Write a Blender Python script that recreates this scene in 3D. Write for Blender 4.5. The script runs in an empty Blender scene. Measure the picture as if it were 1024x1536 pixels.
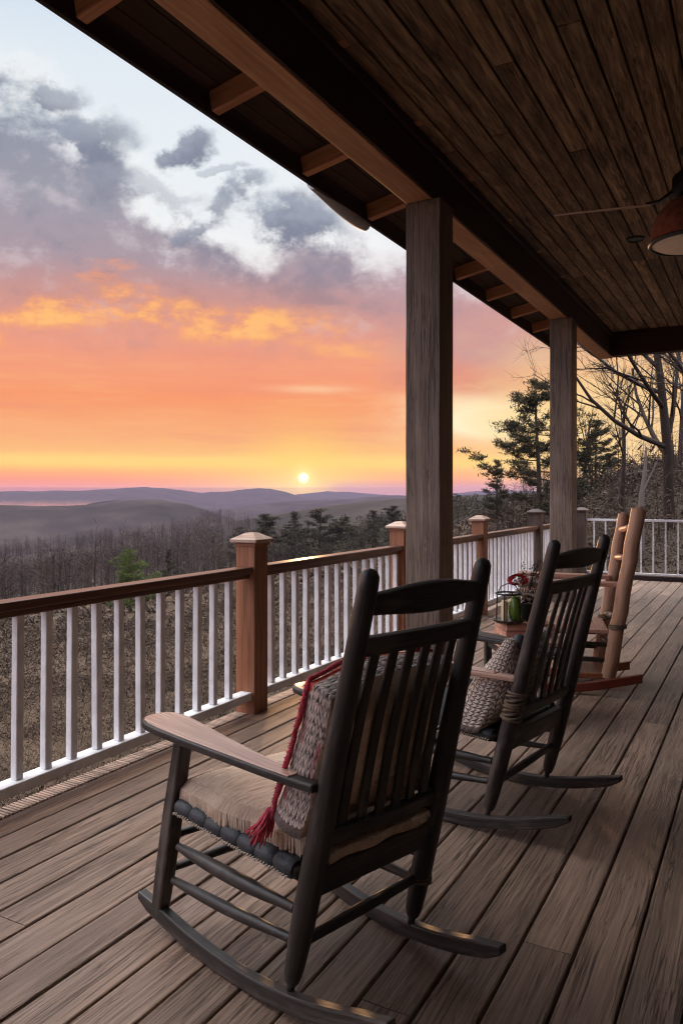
import bpy, math, random
import numpy as np
from mathutils import Vector, Matrix
random.seed(7); rng = np.random.default_rng(7)
R_ = math.radians
S = bpy.context.scene
COL = S.collection
# ---------------------------------------------------------------- camera frame
FPX = 1150.0; CAMH = 1.42
YAW = math.atan2(636, FPX); sY, cY = math.sin(YAW), math.cos(YAW)
def ray(px, d):
    """ground point seen in column px at depth d along the view axis"""
    a = (px - 512) / FPX
    return d * (-sY + a * cY), d * (cY + a * sY)
# ---------------------------------------------------------------- mesh builder
class MB:
    def __init__(self): self.v=[]; self.f=[]; self.w=[]; self.r=[]; self.fr=[]
    def add(self, vs, fs, ws, rnd=None):
        b=len(self.v); rnd = random.random() if rnd is None else rnd
        self.v+=[tuple(p) for p in vs]; self.w+=[tuple(p) for p in ws]; self.r+=[rnd]*len(vs)
        self.f+=[tuple(i+b for i in f) for f in fs]; return self
    def box(self, c, size, rot=None, axis=None, taper=None):
        """size along local x,y,z ; axis: grain axis index"""
        sx,sy,sz=[s/2 for s in size]; L=[(x*sx,y*sy,z*sz) for x in(-1,1) for y in(-1,1) for z in(-1,1)]
        if axis is None: axis=max(range(3),key=lambda i:size[i])
        ws=[(p[axis],p[(axis+1)%3],p[(axis+2)%3]) for p in L]
        vs=[Vector(p) for p in L]
        if rot is not None: vs=[rot@p for p in vs]
        vs=[p+Vector(c) for p in vs]
        return self.add(vs,[(0,1,3,2),(4,6,7,5),(0,4,5,1),(2,3,7,6),(0,2,6,4),(1,5,7,3)],ws)
    def bar(self, a, b, w, h, up=(0,0,1)):
        a=Vector(a); b=Vector(b); t=(b-a).normalized(); s=t.cross(Vector(up)).normalized(); u=s.cross(t)
        M=Matrix((t,s,u)).transposed()
        return MB.box(self,(a+b)/2,((b-a).length,w,h),M,0)
    def tube(self, pts, rad, n=10, caps=True, flat=1.0, rnd=None):
        pts=[Vector(p) for p in pts]; m=len(pts)
        if not hasattr(rad,'__len__'): rad=[rad]*m
        vs=[];ws=[];fs=[]; s=0; N=None
        for i,p in enumerate(pts):
            t=(pts[min(i+1,m-1)]-pts[max(i-1,0)]).normalized()
            if N is None: N=t.cross(Vector((0,0,1)) if abs(t.z)<.9 else Vector((1,0,0))).normalized()
            N=(N-t*N.dot(t)).normalized(); B=t.cross(N)
            if i: s+=(p-pts[i-1]).length
            for k in range(n):
                an=2*math.pi*k/n; cx,sx=math.cos(an)*rad[i],math.sin(an)*rad[i]*flat
                vs.append(p+N*cx+B*sx); ws.append((s,cx,sx))
        for i in range(m-1):
            for k in range(n):
                k2=(k+1)%n; fs.append((i*n+k,i*n+k2,(i+1)*n+k2,(i+1)*n+k))
        if caps: fs.append(tuple(range(n-1,-1,-1))); fs.append(tuple(range((m-1)*n,m*n)))
        return self.add(vs,fs,ws,rnd)
    def sweep(self, st, side, up):
        """st: list of (centre, width, height) ; rectangular section"""
        side=Vector(side).normalized(); up=Vector(up).normalized(); vs=[];ws=[];fs=[];s=0
        for i,(c,w,h) in enumerate(st):
            c=Vector(c)
            if i: s+=(c-Vector(st[i-1][0])).length
            for a,b in((-1,-1),(1,-1),(1,1),(-1,1)):
                vs.append(c+side*a*w/2+up*b*h/2); ws.append((s,a*w/2,b*h/2))
        m=len(st)
        for i in range(m-1):
            for k in range(4):
                k2=(k+1)%4; fs.append((i*4+k,i*4+k2,i*4+4+k2,i*4+4+k))
        fs.append((3,2,1,0)); fs.append(tuple((m-1)*4+k for k in range(4)))
        return self.add(vs,fs,ws)
    def lathe(self, prof, c=(0,0,0), n=24, mod=None):
        c=Vector(c); vs=[];ws=[];fs=[];m=len(prof)
        for i,(r,z) in enumerate(prof):
            for k in range(n):
                an=2*math.pi*k/n; vs.append(c+Vector((r*math.cos(an),r*math.sin(an),z))); ws.append((z,r*math.cos(an),r*math.sin(an)))
        for i in range(m-1):
            for k in range(n):
                k2=(k+1)%n; fs.append((i*n+k,i*n+k2,(i+1)*n+k2,(i+1)*n+k))
        return self.add(vs,fs,ws)
    def build(self, name, mat, parent=None, smooth=False, bevel=0, seg=2, sub=0, auto=None):
        me=bpy.data.meshes.new(name); me.from_pydata(self.v,[],self.f); me.validate()
        a=me.attributes.new('wv','FLOAT_VECTOR','POINT'); a.data.foreach_set('vector',np.array(self.w,np.float32).ravel())
        a=me.attributes.new('rnd','FLOAT','POINT'); a.data.foreach_set('value',np.array(self.r,np.float32))
        import bmesh
        bm=bmesh.new(); bm.from_mesh(me); bmesh.ops.recalc_face_normals(bm,faces=bm.faces); bm.to_mesh(me); bm.free()
        if smooth: me.polygons.foreach_set('use_smooth',[True]*len(me.polygons))
        o=bpy.data.objects.new(name,me); COL.objects.link(o); me.materials.append(mat)
        if bevel:
            m=o.modifiers.new('b','BEVEL'); m.width=bevel; m.segments=seg; m.limit_method='ANGLE'; m.angle_limit=R_(40)
        if sub:
            m=o.modifiers.new('s','SUBSURF'); m.levels=sub; m.render_levels=sub
        if auto: me.set_sharp_from_angle(angle=R_(auto))
        if parent: o.parent=parent
        return o
def tag(o,label=None,cat=None,group=None,kind=None):
    if label:o['label']=label
    if cat:o['category']=cat
    if group:o['group']=group
    if kind:o['kind']=kind
    return o
def thing(name,label,cat,loc=(0,0,0),rz=0,group=None):
    o=bpy.data.objects.new(name,None); COL.objects.link(o); o.location=loc; o.rotation_euler=(0,0,rz); o.empty_display_size=.1
    return tag(o,label,cat,group)
def np_mesh(name,V,Fc,mat,attrs=None,smooth=False):
    """fast mesh from arrays: Fc (n,3) or (n,4)"""
    V=np.asarray(V,np.float32);Fc=np.asarray(Fc,np.int32);k=Fc.shape[1]
    me=bpy.data.meshes.new(name); me.vertices.add(len(V)); me.vertices.foreach_set('co',V.ravel())
    me.loops.add(Fc.size); me.loops.foreach_set('vertex_index',Fc.ravel()); me.polygons.add(len(Fc))
    me.polygons.foreach_set('loop_start',np.arange(0,Fc.size,k,dtype=np.int32))
    if smooth: me.polygons.foreach_set('use_smooth',np.ones(len(Fc),bool))
    me.update(calc_edges=True)
    for n,d in (attrs or {}).items():
        a=me.attributes.new(n,'FLOAT','POINT'); a.data.foreach_set('value',np.asarray(d,np.float32))
    if mat: me.materials.append(mat)
    return me
def obj_of(me,name,parent=None):
    o=bpy.data.objects.new(name,me); COL.objects.link(o)
    if parent:o.parent=parent
    return o
# ---------------------------------------------------------------- node DSL
def lin(*c):
    return tuple(((x/255)/12.92 if x/255<=.04045 else ((x/255+.055)/1.055)**2.4) for x in c)
class X:
    """thin wrapper round a node socket"""
    def __init__(s,g,k): s.g=g; s.k=k
    def _m(s,op,*o,clamp=False):
        n=s.g.nodes.new('ShaderNodeMath'); n.operation=op; n.use_clamp=clamp
        for i,q in enumerate((s,)+o):
            if isinstance(q,X): s.g.links.new(q.k,n.inputs[i])
            else: n.inputs[i].default_value=q
        return X(s.g,n.outputs[0])
    def __add__(s,o): return s._m('ADD',o)
    def __sub__(s,o): return s._m('SUBTRACT',o)
    def __mul__(s,o): return s._m('MULTIPLY',o)
    def __truediv__(s,o): return s._m('DIVIDE',o)
    def neg(s): return s._m('MULTIPLY',-1.0)
    def pw(s,o): return s._m('POWER',o)
    def abs(s): return s._m('ABSOLUTE')
    def exp(s): return s._m('EXPONENT')
    def sin(s): return s._m('SINE')
    def frac(s): return s._m('FRACT')
    def mx(s,o): return s._m('MAXIMUM',o)
    def mn(s,o): return s._m('MINIMUM',o)
    def clamp(s): return s._m('ADD',0.0,clamp=True)
    def sst(s,a,b):
        n=s.g.nodes.new('ShaderNodeMapRange'); n.interpolation_type='SMOOTHSTEP'; s.g.links.new(s.k,n.inputs['Value'])
        inv=a>b
        if inv:a,b=b,a
        n.inputs['From Min'].default_value=a; n.inputs['From Max'].default_value=b
        n.inputs['To Min'].default_value=1.0 if inv else 0.0; n.inputs['To Max'].default_value=0.0 if inv else 1.0
        return X(s.g,n.outputs['Result'])
    def ramp(s,stops,interp='LINEAR'):
        n=s.g.nodes.new('ShaderNodeValToRGB'); n.color_ramp.interpolation=interp; e=n.color_ramp.elements
        while len(e)<len(stops): e.new(.5)
        for q,(p,c) in zip(e,sorted(stops,key=lambda t:t[0])): q.position=p; q.color=(*c,1)
        s.g.links.new(s.k,n.inputs[0]); return X(s.g,n.outputs[0])
    def curve(s,pts):
        n=s.g.nodes.new('ShaderNodeFloatCurve'); c=n.mapping.curves[0]; pts=sorted(pts)
        while len(c.points)<len(pts): c.points.new(.5,.5)
        for q,p in zip(c.points,pts): q.location=p
        n.mapping.update(); s.g.links.new(s.k,n.inputs['Value']); return X(s.g,n.outputs[0])
def vec(g,*c):
    n=g.nodes.new('ShaderNodeCombineXYZ')
    for i,q in enumerate(c):
        if isinstance(q,X): g.links.new(q.k,n.inputs[i])
        else: n.inputs[i].default_value=q
    return X(g,n.outputs[0])
def xyz(v):
    n=v.g.nodes.new('ShaderNodeSeparateXYZ'); v.g.links.new(v.k,n.inputs[0]); return [X(v.g,o) for o in n.outputs]
def noise(v,scale=1,detail=4,rough=.55,dist=0,ntype='FBM'):
    n=v.g.nodes.new('ShaderNodeTexNoise'); v.g.links.new(v.k,n.inputs['Vector']); n.inputs['Scale'].default_value=scale
    n.inputs['Detail'].default_value=detail; n.inputs['Roughness'].default_value=rough; n.inputs['Distortion'].default_value=dist
    return X(v.g,n.outputs[0])
def voro(v,scale,feat='F1',out=0):
    n=v.g.nodes.new('ShaderNodeTexVoronoi'); n.feature=feat; v.g.links.new(v.k,n.inputs['Vector']); n.inputs['Scale'].default_value=scale
    return X(v.g,n.outputs[out])
def mix(f,a,b,mode='MIX'):
    g=f.g if isinstance(f,X) else (a.g if isinstance(a,X) else b.g)
    n=g.nodes.new('ShaderNodeMix'); n.data_type='RGBA'; n.blend_type=mode; n.clamp_factor=True; n.clamp_result=False
    for i,q in ((0,f),(6,a),(7,b)):
        if isinstance(q,X): g.links.new(q.k,n.inputs[i])
        elif i==0: n.inputs[0].default_value=q
        else: n.inputs[i].default_value=(*q,1)
    return X(g,n.outputs[2])
def attr(g,name,vecout=False):
    n=g.nodes.new('ShaderNodeAttribute'); n.attribute_name=name; return X(g,n.outputs['Vector' if vecout else 'Fac'])
def newmat(name):
    m=bpy.data.materials.new(name); m.use_nodes=True; g=m.node_tree; p=g.nodes['Principled BSDF']; return m,g,p
def setin(g,p,k,v):
    if isinstance(v,X): g.links.new(v.k,p.inputs[k])
    elif hasattr(v,'__len__'): p.inputs[k].default_value=(*v,1)
    else: p.inputs[k].default_value=v
def bump(g,p,h,strength=.4,dist=.005):
    n=g.nodes.new('ShaderNodeBump'); n.inputs['Strength'].default_value=strength; n.inputs['Distance'].default_value=dist
    g.links.new(h.k,n.inputs['Height']); g.links.new(n.outputs[0],p.inputs['Normal'])
def plain(name,c,rough=.6,var=.25,scale=30,bumpd=.002,metal=0,spec=.5):
    m,g,p=newmat(name); t=g.nodes.new('ShaderNodeTexCoord'); v=X(g,t.outputs['Object']); n=noise(v,scale,5,.6)
    col=mix(n.sst(.3,.7),tuple(x*(1-var) for x in c),tuple(min(1,x*(1+var)) for x in c)); setin(g,p,'Base Color',col)
    setin(g,p,'Roughness',(n*.25)+(rough-.12)); p.inputs['Metallic'].default_value=metal; p.inputs['Specular IOR Level'].default_value=spec
    bump(g,p,n,.5,bumpd); return m
def wood(name,dark,mid,light,rough=.6,crack=0.,knot=0.,bumpd=.0015,along=1.2,across=45,var=.35,spec=.4,wear=None,hue=None,low=.55,grime=0.):
    m,g,p=newmat(name); w=attr(g,'wv',True); r=attr(g,'rnd'); x,y,z=xyz(w)
    off=r*37.0
    # gentle wander of the grain
    wob=noise(vec(g,x*1.3+off,y*6.0,z*6.0),1,2)*.05-.025
    kd=None
    if knot:
        kv=voro(vec(g,x*1.15+off,y*4.5+off,z*4.5),knot); kd=kv.sst(.16,.02); wob=wob+kd*.03
    v1=vec(g,x*along+off,(y+wob)*across,(z+wob)*across)
    n1=noise(v1,1,6,.62); n2=noise(vec(g,x*along*2.2+off,(y+wob)*across*3.6,(z+wob)*across*3.6),1,3,.6)
    n3=noise(vec(g,x*.9+off,y*5.0+off,z*5.0),1,4,.6)
    gr=n1*.65+n2*.35
    col=gr.ramp([(.30,dark),(.5,mid),(.68,light)])
    col=mix(low,col,mix(n3.sst(.3,.7),dark,light),'SOFT_LIGHT')
    h=gr
    if hue is not None: col=mix(n3.sst(.45,.75)*.6*(r*1.2),col,hue)
    tone=r*var+(1-var/2)
    tc=vec(g,tone,tone,tone); col=mix(1.0,col,tc,'MULTIPLY')
    if crack:
        c1=noise(vec(g,x*.55+off,(y+wob)*across*.42,(z+wob)*across*.42),1,4,.55); c2=noise(vec(g,x*1.3-off,(y+wob)*across*1.25,(z+wob)*across*1.25),1,3,.5)
        patch=noise(vec(g,x*.8-off,y*4.0+off,z*4.0),1,3).sst(.40,.62); p2=noise(vec(g,x*1.6+off*2.0,y*9.0,z*9.0),1,2).sst(.36,.6)
        wd=patch*.028+.001
        l1=((c1-.5).abs()/wd).sst(1.0,.35)*patch; l2=(c2-.5).abs().sst(.034,.008)*p2
        cm=(l1+l2*.75).mn(1.0)*crack
        col=mix(cm*.86,col,tuple(c*.13 for c in dark)); h=h-cm*1.3
    if kd is not None:
        core=kv.sst(.085,.02); col=mix(core*.8,col,tuple(c*.3 for c in dark)); h=h-core*.5
    if wear is not None:
        wn=noise(vec(g,x*3+off,y*12.0,z*12.0),1,5,.65).sst(.52,.68); col=mix(wn*.8,col,wear)
    if grime:
        tc=g.nodes.new('ShaderNodeTexCoord'); P=X(g,tc.outputs['Object']); gn=noise(P,1.1,5,.6); g2=noise(P,5.5,5,.65)
        col=mix(gn.sst(.46,.66)*grime,col,tuple(c*.45 for c in mid)); col=mix(g2.sst(.56,.72)*grime*.8,col,tuple(c*.5 for c in dark)); col=mix(gn.sst(.46,.28)*grime*.6,col,tuple(min(1,c*1.12) for c in light))
    setin(g,p,'Base Color',col); setin(g,p,'Roughness',(n1*.3)+(rough-.15)); p.inputs['Specular IOR Level'].default_value=spec
    bump(g,p,h,.7,bumpd); return m
M={}
M['deck']=wood('weathered_deck_wood',lin(118,100,88),lin(156,136,121),lin(188,167,151),rough=.50,crack=.85,knot=.55,bumpd=.003,along=1.3,across=70,var=.42,hue=lin(164,130,108),grime=.26)
M['ceiling']=wood('rough_ceiling_boards',lin(78,64,52),lin(142,120,100),lin(188,164,138),rough=.75,crack=.8,knot=1.3,bumpd=.005,along=2.2,across=30,var=.55,low=.75)
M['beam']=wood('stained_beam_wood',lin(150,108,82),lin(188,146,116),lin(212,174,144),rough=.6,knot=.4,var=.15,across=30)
M['dark_wood_shade']=wood('dark_wood_and_beam_shade',lin(58,34,27),lin(74,46,37),lin(92,62,50),rough=.55,var=.15,across=30)  # stands in for shade on the main beam's inner face; dark timber elsewhere
M['fascia']=wood('dark_fascia_wood',lin(40,28,26),lin(58,42,38),lin(74,54,48),rough=.7,var=.2)
M['rafter']=wood('rafter_wood',lin(146,104,78),lin(178,134,106),lin(202,160,130),rough=.65,var=.2)
M['sheath']=wood('roof_sheathing_wood',lin(60,44,34),lin(84,62,48),lin(104,80,62),rough=.8,var=.35)
M['pillar']=wood('grey_weathered_post',lin(94,82,74),lin(134,120,109),lin(162,147,134),rough=.75,crack=.75,knot=1.6,bumpd=.005,along=1.0,across=52,var=.1,grime=.35)
M['cedar']=wood('cedar_post',lin(118,84,62),lin(154,112,84),lin(180,138,110),rough=.5,knot=.3,var=.15,across=34,bumpd=.001)
M['dark_post']=wood('dark_grey_post',lin(66,54,48),lin(92,78,70),lin(120,104,95),rough=.6,crack=.4,var=.15,across=34)
M['handrail']=wood('brown_handrail',lin(82,52,38),lin(108,72,54),lin(138,100,80),rough=.36,var=.1,across=36,bumpd=.001,spec=.5)
M['cap']=wood('weathered_cap',lin(150,118,100),lin(196,170,152),lin(226,210,198),rough=.6,crack=.5,across=60,bumpd=.003)
M['chair']=wood('dark_painted_chair_wood',lin(46,42,40),lin(72,67,63),lin(112,104,97),rough=.44,var=.2,across=60,bumpd=.0012,spec=.45,wear=lin(100,91,84),crack=.35)
M['arm']=wood('worn_arm_wood',lin(160,126,108),lin(212,180,162),lin(234,208,192),rough=.26,var=.1,across=40,spec=.8)
M['dark_arm']=M['chair']
M['log']=wood('peeled_log',lin(150,118,98),lin(190,156,132),lin(214,186,164),rough=.45,knot=.8,var=.12,across=22,bumpd=.002)
M['redrock']=wood('red_brown_rocker_wood',lin(88,40,26),lin(118,58,38),lin(140,76,50),rough=.4,var=.1)
M['oak']=wood('orange_wood',lin(124,80,54),lin(162,112,78),lin(188,138,102),rough=.42,var=.2)
M['table']=wood('table_top_wood',lin(146,108,90),lin(198,158,138),lin(220,186,166),rough=.45,across=30,along=2.0,var=.2)
M['siding']=wood('house_siding_wood',lin(34,26,22),lin(48,37,30),lin(62,48,40),rough=.7,var=.25)
M['white']=plain('white_paint',lin(224,224,226),.5,.12,9,.001)
M['greymetal']=plain('grey_gutter_metal',lin(140,140,146),.45,.15,12,.001)
M['black']=plain('black_metal',(.014,.013,.013),.4,.3,40,.0005)
M['copper']=plain('copper_shade',lin(150,92,76),.34,.35,14,.001,metal=.3)
M['cream']=plain('cream_glass',lin(246,222,196),.4,.05,8,.0005)
M['twine']=plain('twine',lin(116,98,80),.9,.35,120,.003)
M['darkweave']=plain('dark_woven_seat',lin(52,56,60),.5,.35,160,.003)
M['thread']=plain('pale_thread',lin(205,190,172),.9,.2,200,.001)
M['red']=plain('red_yarn',lin(206,80,96),.95,.35,160,.004)
M['candle']=plain('candle_wax',lin(226,208,168),.5,.08,20,.0005)
M['petal']=plain('red_petal',lin(160,26,36),.8,.45,30,.002)
M['dryflower']=plain('dried_white_flower',lin(226,208,194),.9,.2,40,.002)
M['twig']=plain('dark_twig',lin(52,42,32),.9,.4,60,.001)
M['leafdark']=plain('dark_leaf',lin(56,58,38),.8,.4,50,.001)
def mat_jar():
    m,g,p=newmat('green_glass'); setin(g,p,'Base Color',(.22,.36,.06)); p.inputs['Roughness'].default_value=.08
    p.inputs['Transmission Weight'].default_value=.55; p.inputs['IOR'].default_value=1.45; return m
M['jar']=mat_jar()
def mat_knit(name,pale,darkc,nu=34,nv=26,bumpd=.012,swap=False):
    m,g,p=newmat(name); u,v,q=xyz(attr(g,'wv',True))
    if swap: u,v=v,u
    wob=noise(vec(g,u*9,v*9,q*9),1,2)*.03
    uu=(u+wob)*nu; cell=(uu.frac()-.5).abs()
    vv=(v+wob)*nv+cell*1.1
    st=(vv.frac()-.5).abs()             # 0 centre .5 gap
    h=(st*2).pw(2)._m('MULTIPLY',-1.0)+1.0
    gap=cell.sst(.5,.36)
    h=h*gap
    n=noise(vec(g,u*60,v*60,q*60),1,4)
    n2=noise(vec(g,u*4,v*4,q*4),1,3)
    if swap: n=noise(vec(g,u*95,v*30,q*30),1,5,.65)
    hh=(h*.8+n*.3) if not swap else (h*.55+(n-.5)*2.3+.26)
    col=hh.ramp([(.12,darkc),(.42,tuple(.5*a+.5*b for a,b in zip(pale,darkc))),(.75,pale)])
    col=mix(n2.sst(.35,.7)*.35,col,tuple(c*.6 for c in pale)); col=mix(noise(vec(g,u*26,v*9,q*9),1,3).sst(.56,.66)*(.55 if swap else 0.),col,lin(188,72,84)); setin(g,p,'Base Color',col); p.inputs['Roughness'].default_value=.95
    p.inputs['Specular IOR Level'].default_value=.1; bump(g,p,hh,.9,bumpd); return m
M['knit']=mat_knit('chunky_knit',lin(236,218,202),lin(66,55,48),nu=52,nv=42,bumpd=.008)
M['knit_dark']=mat_knit('marled_knit',lin(228,208,196),lin(44,32,31),nu=80,nv=34,bumpd=.008,swap=True)
def mat_stripe():
    m,g,p=newmat('woven_stripes'); u,v,q=xyz(attr(g,'wv',True)); n=noise(vec(g,u*90,v*14,q*90),1,4)
    k=(v*3.1+n*.05).frac()
    col=k.ramp([(0,lin(176,48,52)),(.18,lin(214,96,56)),(.32,lin(232,160,92)),(.45,lin(196,64,60)),(.6,lin(222,176,140)),(.78,lin(120,60,48)),(.9,lin(210,110,70))],'LINEAR')
    col=mix(n.sst(.35,.75)*.45,col,lin(80,44,36)); setin(g,p,'Base Color',col); p.inputs['Roughness'].default_value=.95; bump(g,p,n,.8,.006); return m
M['stripe']=mat_stripe()
def mat_fibre(name,a,b,c,sx=8,sy=160):
    m,g,p=newmat(name); u,v,q=xyz(attr(g,'wv',True)); w=noise(vec(g,u*3,v*3,q*3),1,3)*.12
    n=noise(vec(g,u*sx,(v+w)*sy,q*60),1,4,.6); n2=noise(vec(g,u*6,v*9,q*6),1,3)
    col=(n*.8+n2*.2).ramp([(.3,a),(.5,b),(.7,c)]); setin(g,p,'Base Color',col); p.inputs['Roughness'].default_value=.85; bump(g,p,n,.9,.008); return m
M['straw']=mat_fibre('straw_pad',lin(188,152,122),lin(240,210,182),lin(250,230,208))
M['tan']=mat_fibre('tan_cloth',lin(206,170,136),lin(238,206,174),lin(246,222,194),30,60)
def mat_leaf(name,stops,trans=.25,rough=.8):
    m,g,p=newmat(name); r=attr(g,'tint'); t=g.nodes.new('ShaderNodeObjectInfo'); q=X(g,t.outputs['Random'])
    c=(r*.85+q*.15).ramp(stops); setin(g,p,'Base Color',c); p.inputs['Roughness'].default_value=rough; p.inputs['Specular IOR Level'].default_value=.15
    return m
M['needle']=mat_leaf('pine_needles',[(0,(.011,.010,.006)),(.5,(.024,.022,.010)),(1,(.052,.044,.020))])
M['needle_green']=mat_leaf('young_pine_needles',[(0,(.020,.030,.009)),(.5,(.058,.080,.018)),(1,(.13,.15,.036))])
M['bark']=mat_leaf('bark',[(0,(.025,.018,.014)),(.5,(.042,.031,.024)),(1,(.08,.06,.05))])
M['greybark']=mat_leaf('grey_bark',[(0,(.014,.010,.009)),(.5,(.028,.020,.016)),(1,(.13,.11,.097))])
M['brush']=mat_leaf('dry_brush',[(0,(.022,.015,.011)),(.45,(.046,.031,.022)),(.8,(.078,.054,.039)),(1,(.125,.090,.066))])
M['woods']=mat_leaf('winter_woods',[(0,(.011,.0075,.0055)),(.5,(.024,.0160,.0115)),(1,(.058,.041,.030))])
# ---------------------------------------------------------------- WORLD : sunset sky
HAZE=.00021
def build_world():
    W=bpy.data.worlds.new('World'); S.world=W; W.use_nodes=True; g=W.node_tree; g.nodes.clear()
    out=g.nodes.new('ShaderNodeOutputWorld'); bg=g.nodes.new('ShaderNodeBackground'); g.links.new(bg.outputs[0],out.inputs[0])
    tc=g.nodes.new('ShaderNodeTexCoord'); D=X(g,tc.outputs['Generated']); x,y,z=xyz(D)
    f=x*(-sY)+y*cY; r=x*cY+y*sY
    hor=(f*f+r*r)._m('SQRT').mx(.001)
    az=r._m('ARCTAN2',f); t=z/hor
    def AZ(px): return math.atan((px-512)/FPX)
    def T(py,px=400): return (740-py)/FPX*math.cos(AZ(px))
    # warp for cloud edges
    P=vec(g,az,t,0.0)
    cl=noise(vec(g,az*24.0,t*27.0,4.4),1,8,.62)-.5
    big=noise(vec(g,az*4.0,t*6.0,3.1),1,6,.6)-.5
    fin=noise(vec(g,az*15.0+big*1.2,t*19.0+big*1.2,7.7),1,6,.6)-.5
    fin2=noise(vec(g,az*17.0+3.0,t*20.0-5.0,11.3),1,6,.6)-.5
    str_=noise(vec(g,az*9.0,t*34.0,1.7),1,6,.62)-.5
    tt=(t/.8).clamp()
    def K(py): return max(0,min(1,T(py)/.8))
    base=(tt+str_*.006).ramp([(0,lin(206,120,112)),(K(733),lin(222,128,106)),(K(722),lin(240,136,88)),(K(710),lin(250,164,84)),(K(698),lin(254,206,96)),(K(690),lin(253,208,104)),(K(678),lin(249,184,106)),(K(655),lin(247,172,108)),
        (K(600),lin(247,152,98)),(K(540),lin(243,158,122)),(K(485),lin(226,178,166)),(K(425),lin(222,208,210)),(K(370),lin(238,240,242)),(K(260),lin(234,240,244)),(K(120),lin(226,235,242)),(K(0),lin(206,222,238)),(1,lin(195,214,236))])
    # pink streaks over the low sky
    s1=noise(vec(g,az*5.0,t*44.0,5.5),1,5,.6)
    low=t.sst(.03,.07)*t.sst(.24,.15)
    base=mix(s1.sst(.48,.7)*low*.4,base,lin(238,140,108)); base=mix(s1.sst(.5,.3)*low*.3,base,lin(252,186,128))
    # main cloud bank : upper edge follows a profile over azimuth
    a01=((az+1.2)/2.4).clamp()
    prof=[(-900,150),(-500,60),(-200,110),(0,128),(60,150),(100,182),(150,190),(185,255),(225,300),(270,345),(330,372),(390,392),(420,372),(455,340),(500,362),(560,392),(620,392),(680,420),(740,452),(800,470),(900,452),(1024,420),(1400,380)]
    bound=a01.curve([((AZ(px)+1.2)/2.4,T(py,px)/.8) for px,py in prof])*.8
    dd=bound-t+fin*.15+cl*.12+big*.07
    m=dd.sst(-.030,.050)
    lowfade=t.sst(T(575),T(455))
    m=m*lowfade
    cc=(tt+fin*.05+big*.05).ramp([(K(600),lin(243,154,108)),(K(520),lin(226,146,122)),(K(465),lin(192,146,142)),(K(400),lin(166,146,156)),(K(320),lin(150,148,162)),(K(220),lin(136,144,160)),(K(120),lin(150,158,174)),(K(0),lin(180,188,200))])
    shade=fin*1.7+big*1.2+cl*.5
    cc=mix(shade.sst(.0,.4)*.55,cc,lin(112,116,136)); cc=mix(shade.sst(-.04,-.42)*.5,cc,lin(214,202,208))
    # thin bright rim where the bank meets clear sky
    col=mix(dd.sst(-.06,-.005)*dd.sst(.03,-.005)*.5*lowfade,base,lin(250,250,248))
    col=mix(m*.94,col,cc)
    # loose puffs
    for px,py,sx,sy,k,sl in ((288,224,34,20,.95,.5),(88,152,30,16,.75,.2),(150,205,46,34,.8,.2),(372,282,34,16,.75,.5),(318,322,42,20,.75,.6),(345,255,26,10,.45,0),(452,332,62,36,.95,-.1),(235,290,80,18,.4,-.3)):
        A=(az-AZ(px))*FPX+fin*95.0+cl*55.0; B=(t-T(py,px))*FPX+fin2*80.0+cl*45.0
        B=B-A*sl
        q=(A/float(sx)).pw(2.0)+(B/float(sy)).pw(2.0)
        pm=((q*-.6).exp()*(cl*2.6+fin*1.6+1.0)).sst(.22,.85)*k
        pc=mix((B/float(sy)*.5+fin*2.0+cl*1.5).sst(-.5,.6),lin(118,124,144),lin(150,158,174))
        col=mix(pm,col,pc)
    # glowing lower edges of the bank
    ctr=a01.curve([((AZ(px)+1.2)/2.4,T(py,px)/.8) for px,py in ((-900,500),(-100,488),(0,485),(60,470),(140,462),(200,455),(260,478),(330,492),(400,494),(480,500),(560,520),(700,545),(1024,560))])*.8
    band=((t-ctr)/.034).pw(2.0)
    n4=noise(vec(g,az*11.0+big,t*30.0,9.2),1,6,.6)
    bg_=(band*-1.0).exp(); glow=((band*-.35).exp()*(fin*1.6+.75)).clamp(); lit=(bg_*(cl*2.4+(n4-.5)*3.6+1.05)-.12).sst(.25,1.35)
    n4w=t.sst(T(395),T(440)); lit=lit*n4w
    fade=az.sst(AZ(690),AZ(330))*az.sst(AZ(-700),AZ(-200))
    col=mix(glow*n4w*fade*.42,col,lin(244,150,112)); col=mix(lit*fade*.9,col,lin(255,164,96)); col=mix(lit.pw(2.5)*fade*.8,col,lin(255,196,120))
    up=((t-T(418))/.022).pw(2.0); upa=((az-AZ(160))/.06).pw(2.0)
    upg=((up+upa)*-1.0).exp(); lit2=(upg*.9+(n4-.5)*2.8-.15).sst(.3,.95)*upg.sst(.05,.4); col=mix(lit2*.75,col,lin(250,160,106))
    for px,py,sx,sy,k,c in ((760,515,150,66,1.0,(200,146,146)),(700,580,90,32,.85,(220,132,116)),(640,430,90,50,.4,(182,152,166)),(800,575,70,24,.7,(214,134,120))):
        A=(az-AZ(px))/(sx/FPX); B=(t-T(py,px))/(sy/FPX); gg=((A*A+B*B)*-1.0).exp()
        col=mix((gg*1.3+(fin*1.6+cl*.9+str_*.8)*gg._m('SQRT')-.12).clamp()*k,col,lin(*c))
    # diffuse bright opening right of the pillar
    for px,py,sx,sy,k,c in ((742,630,90,26,1.5,(255,250,214)),(700,612,60,14,.8,(255,238,196)),(890,645,150,90,.95,(255,218,134)),(1010,600,200,130,.75,(248,208,152)),(660,600,60,10,.6,(255,226,180)),(470,584,60,6,.5,(255,214,170))):
        A=(az-AZ(px))/(sx/FPX); B=(t-T(py,px))/(sy/FPX); gg=((A*A+B*B)*-1.0).exp()
        col=mix((gg*(1.15)+(str_*1.3+fin*.6)*gg._m('SQRT')).clamp()*k,col,lin(*c))
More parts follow.
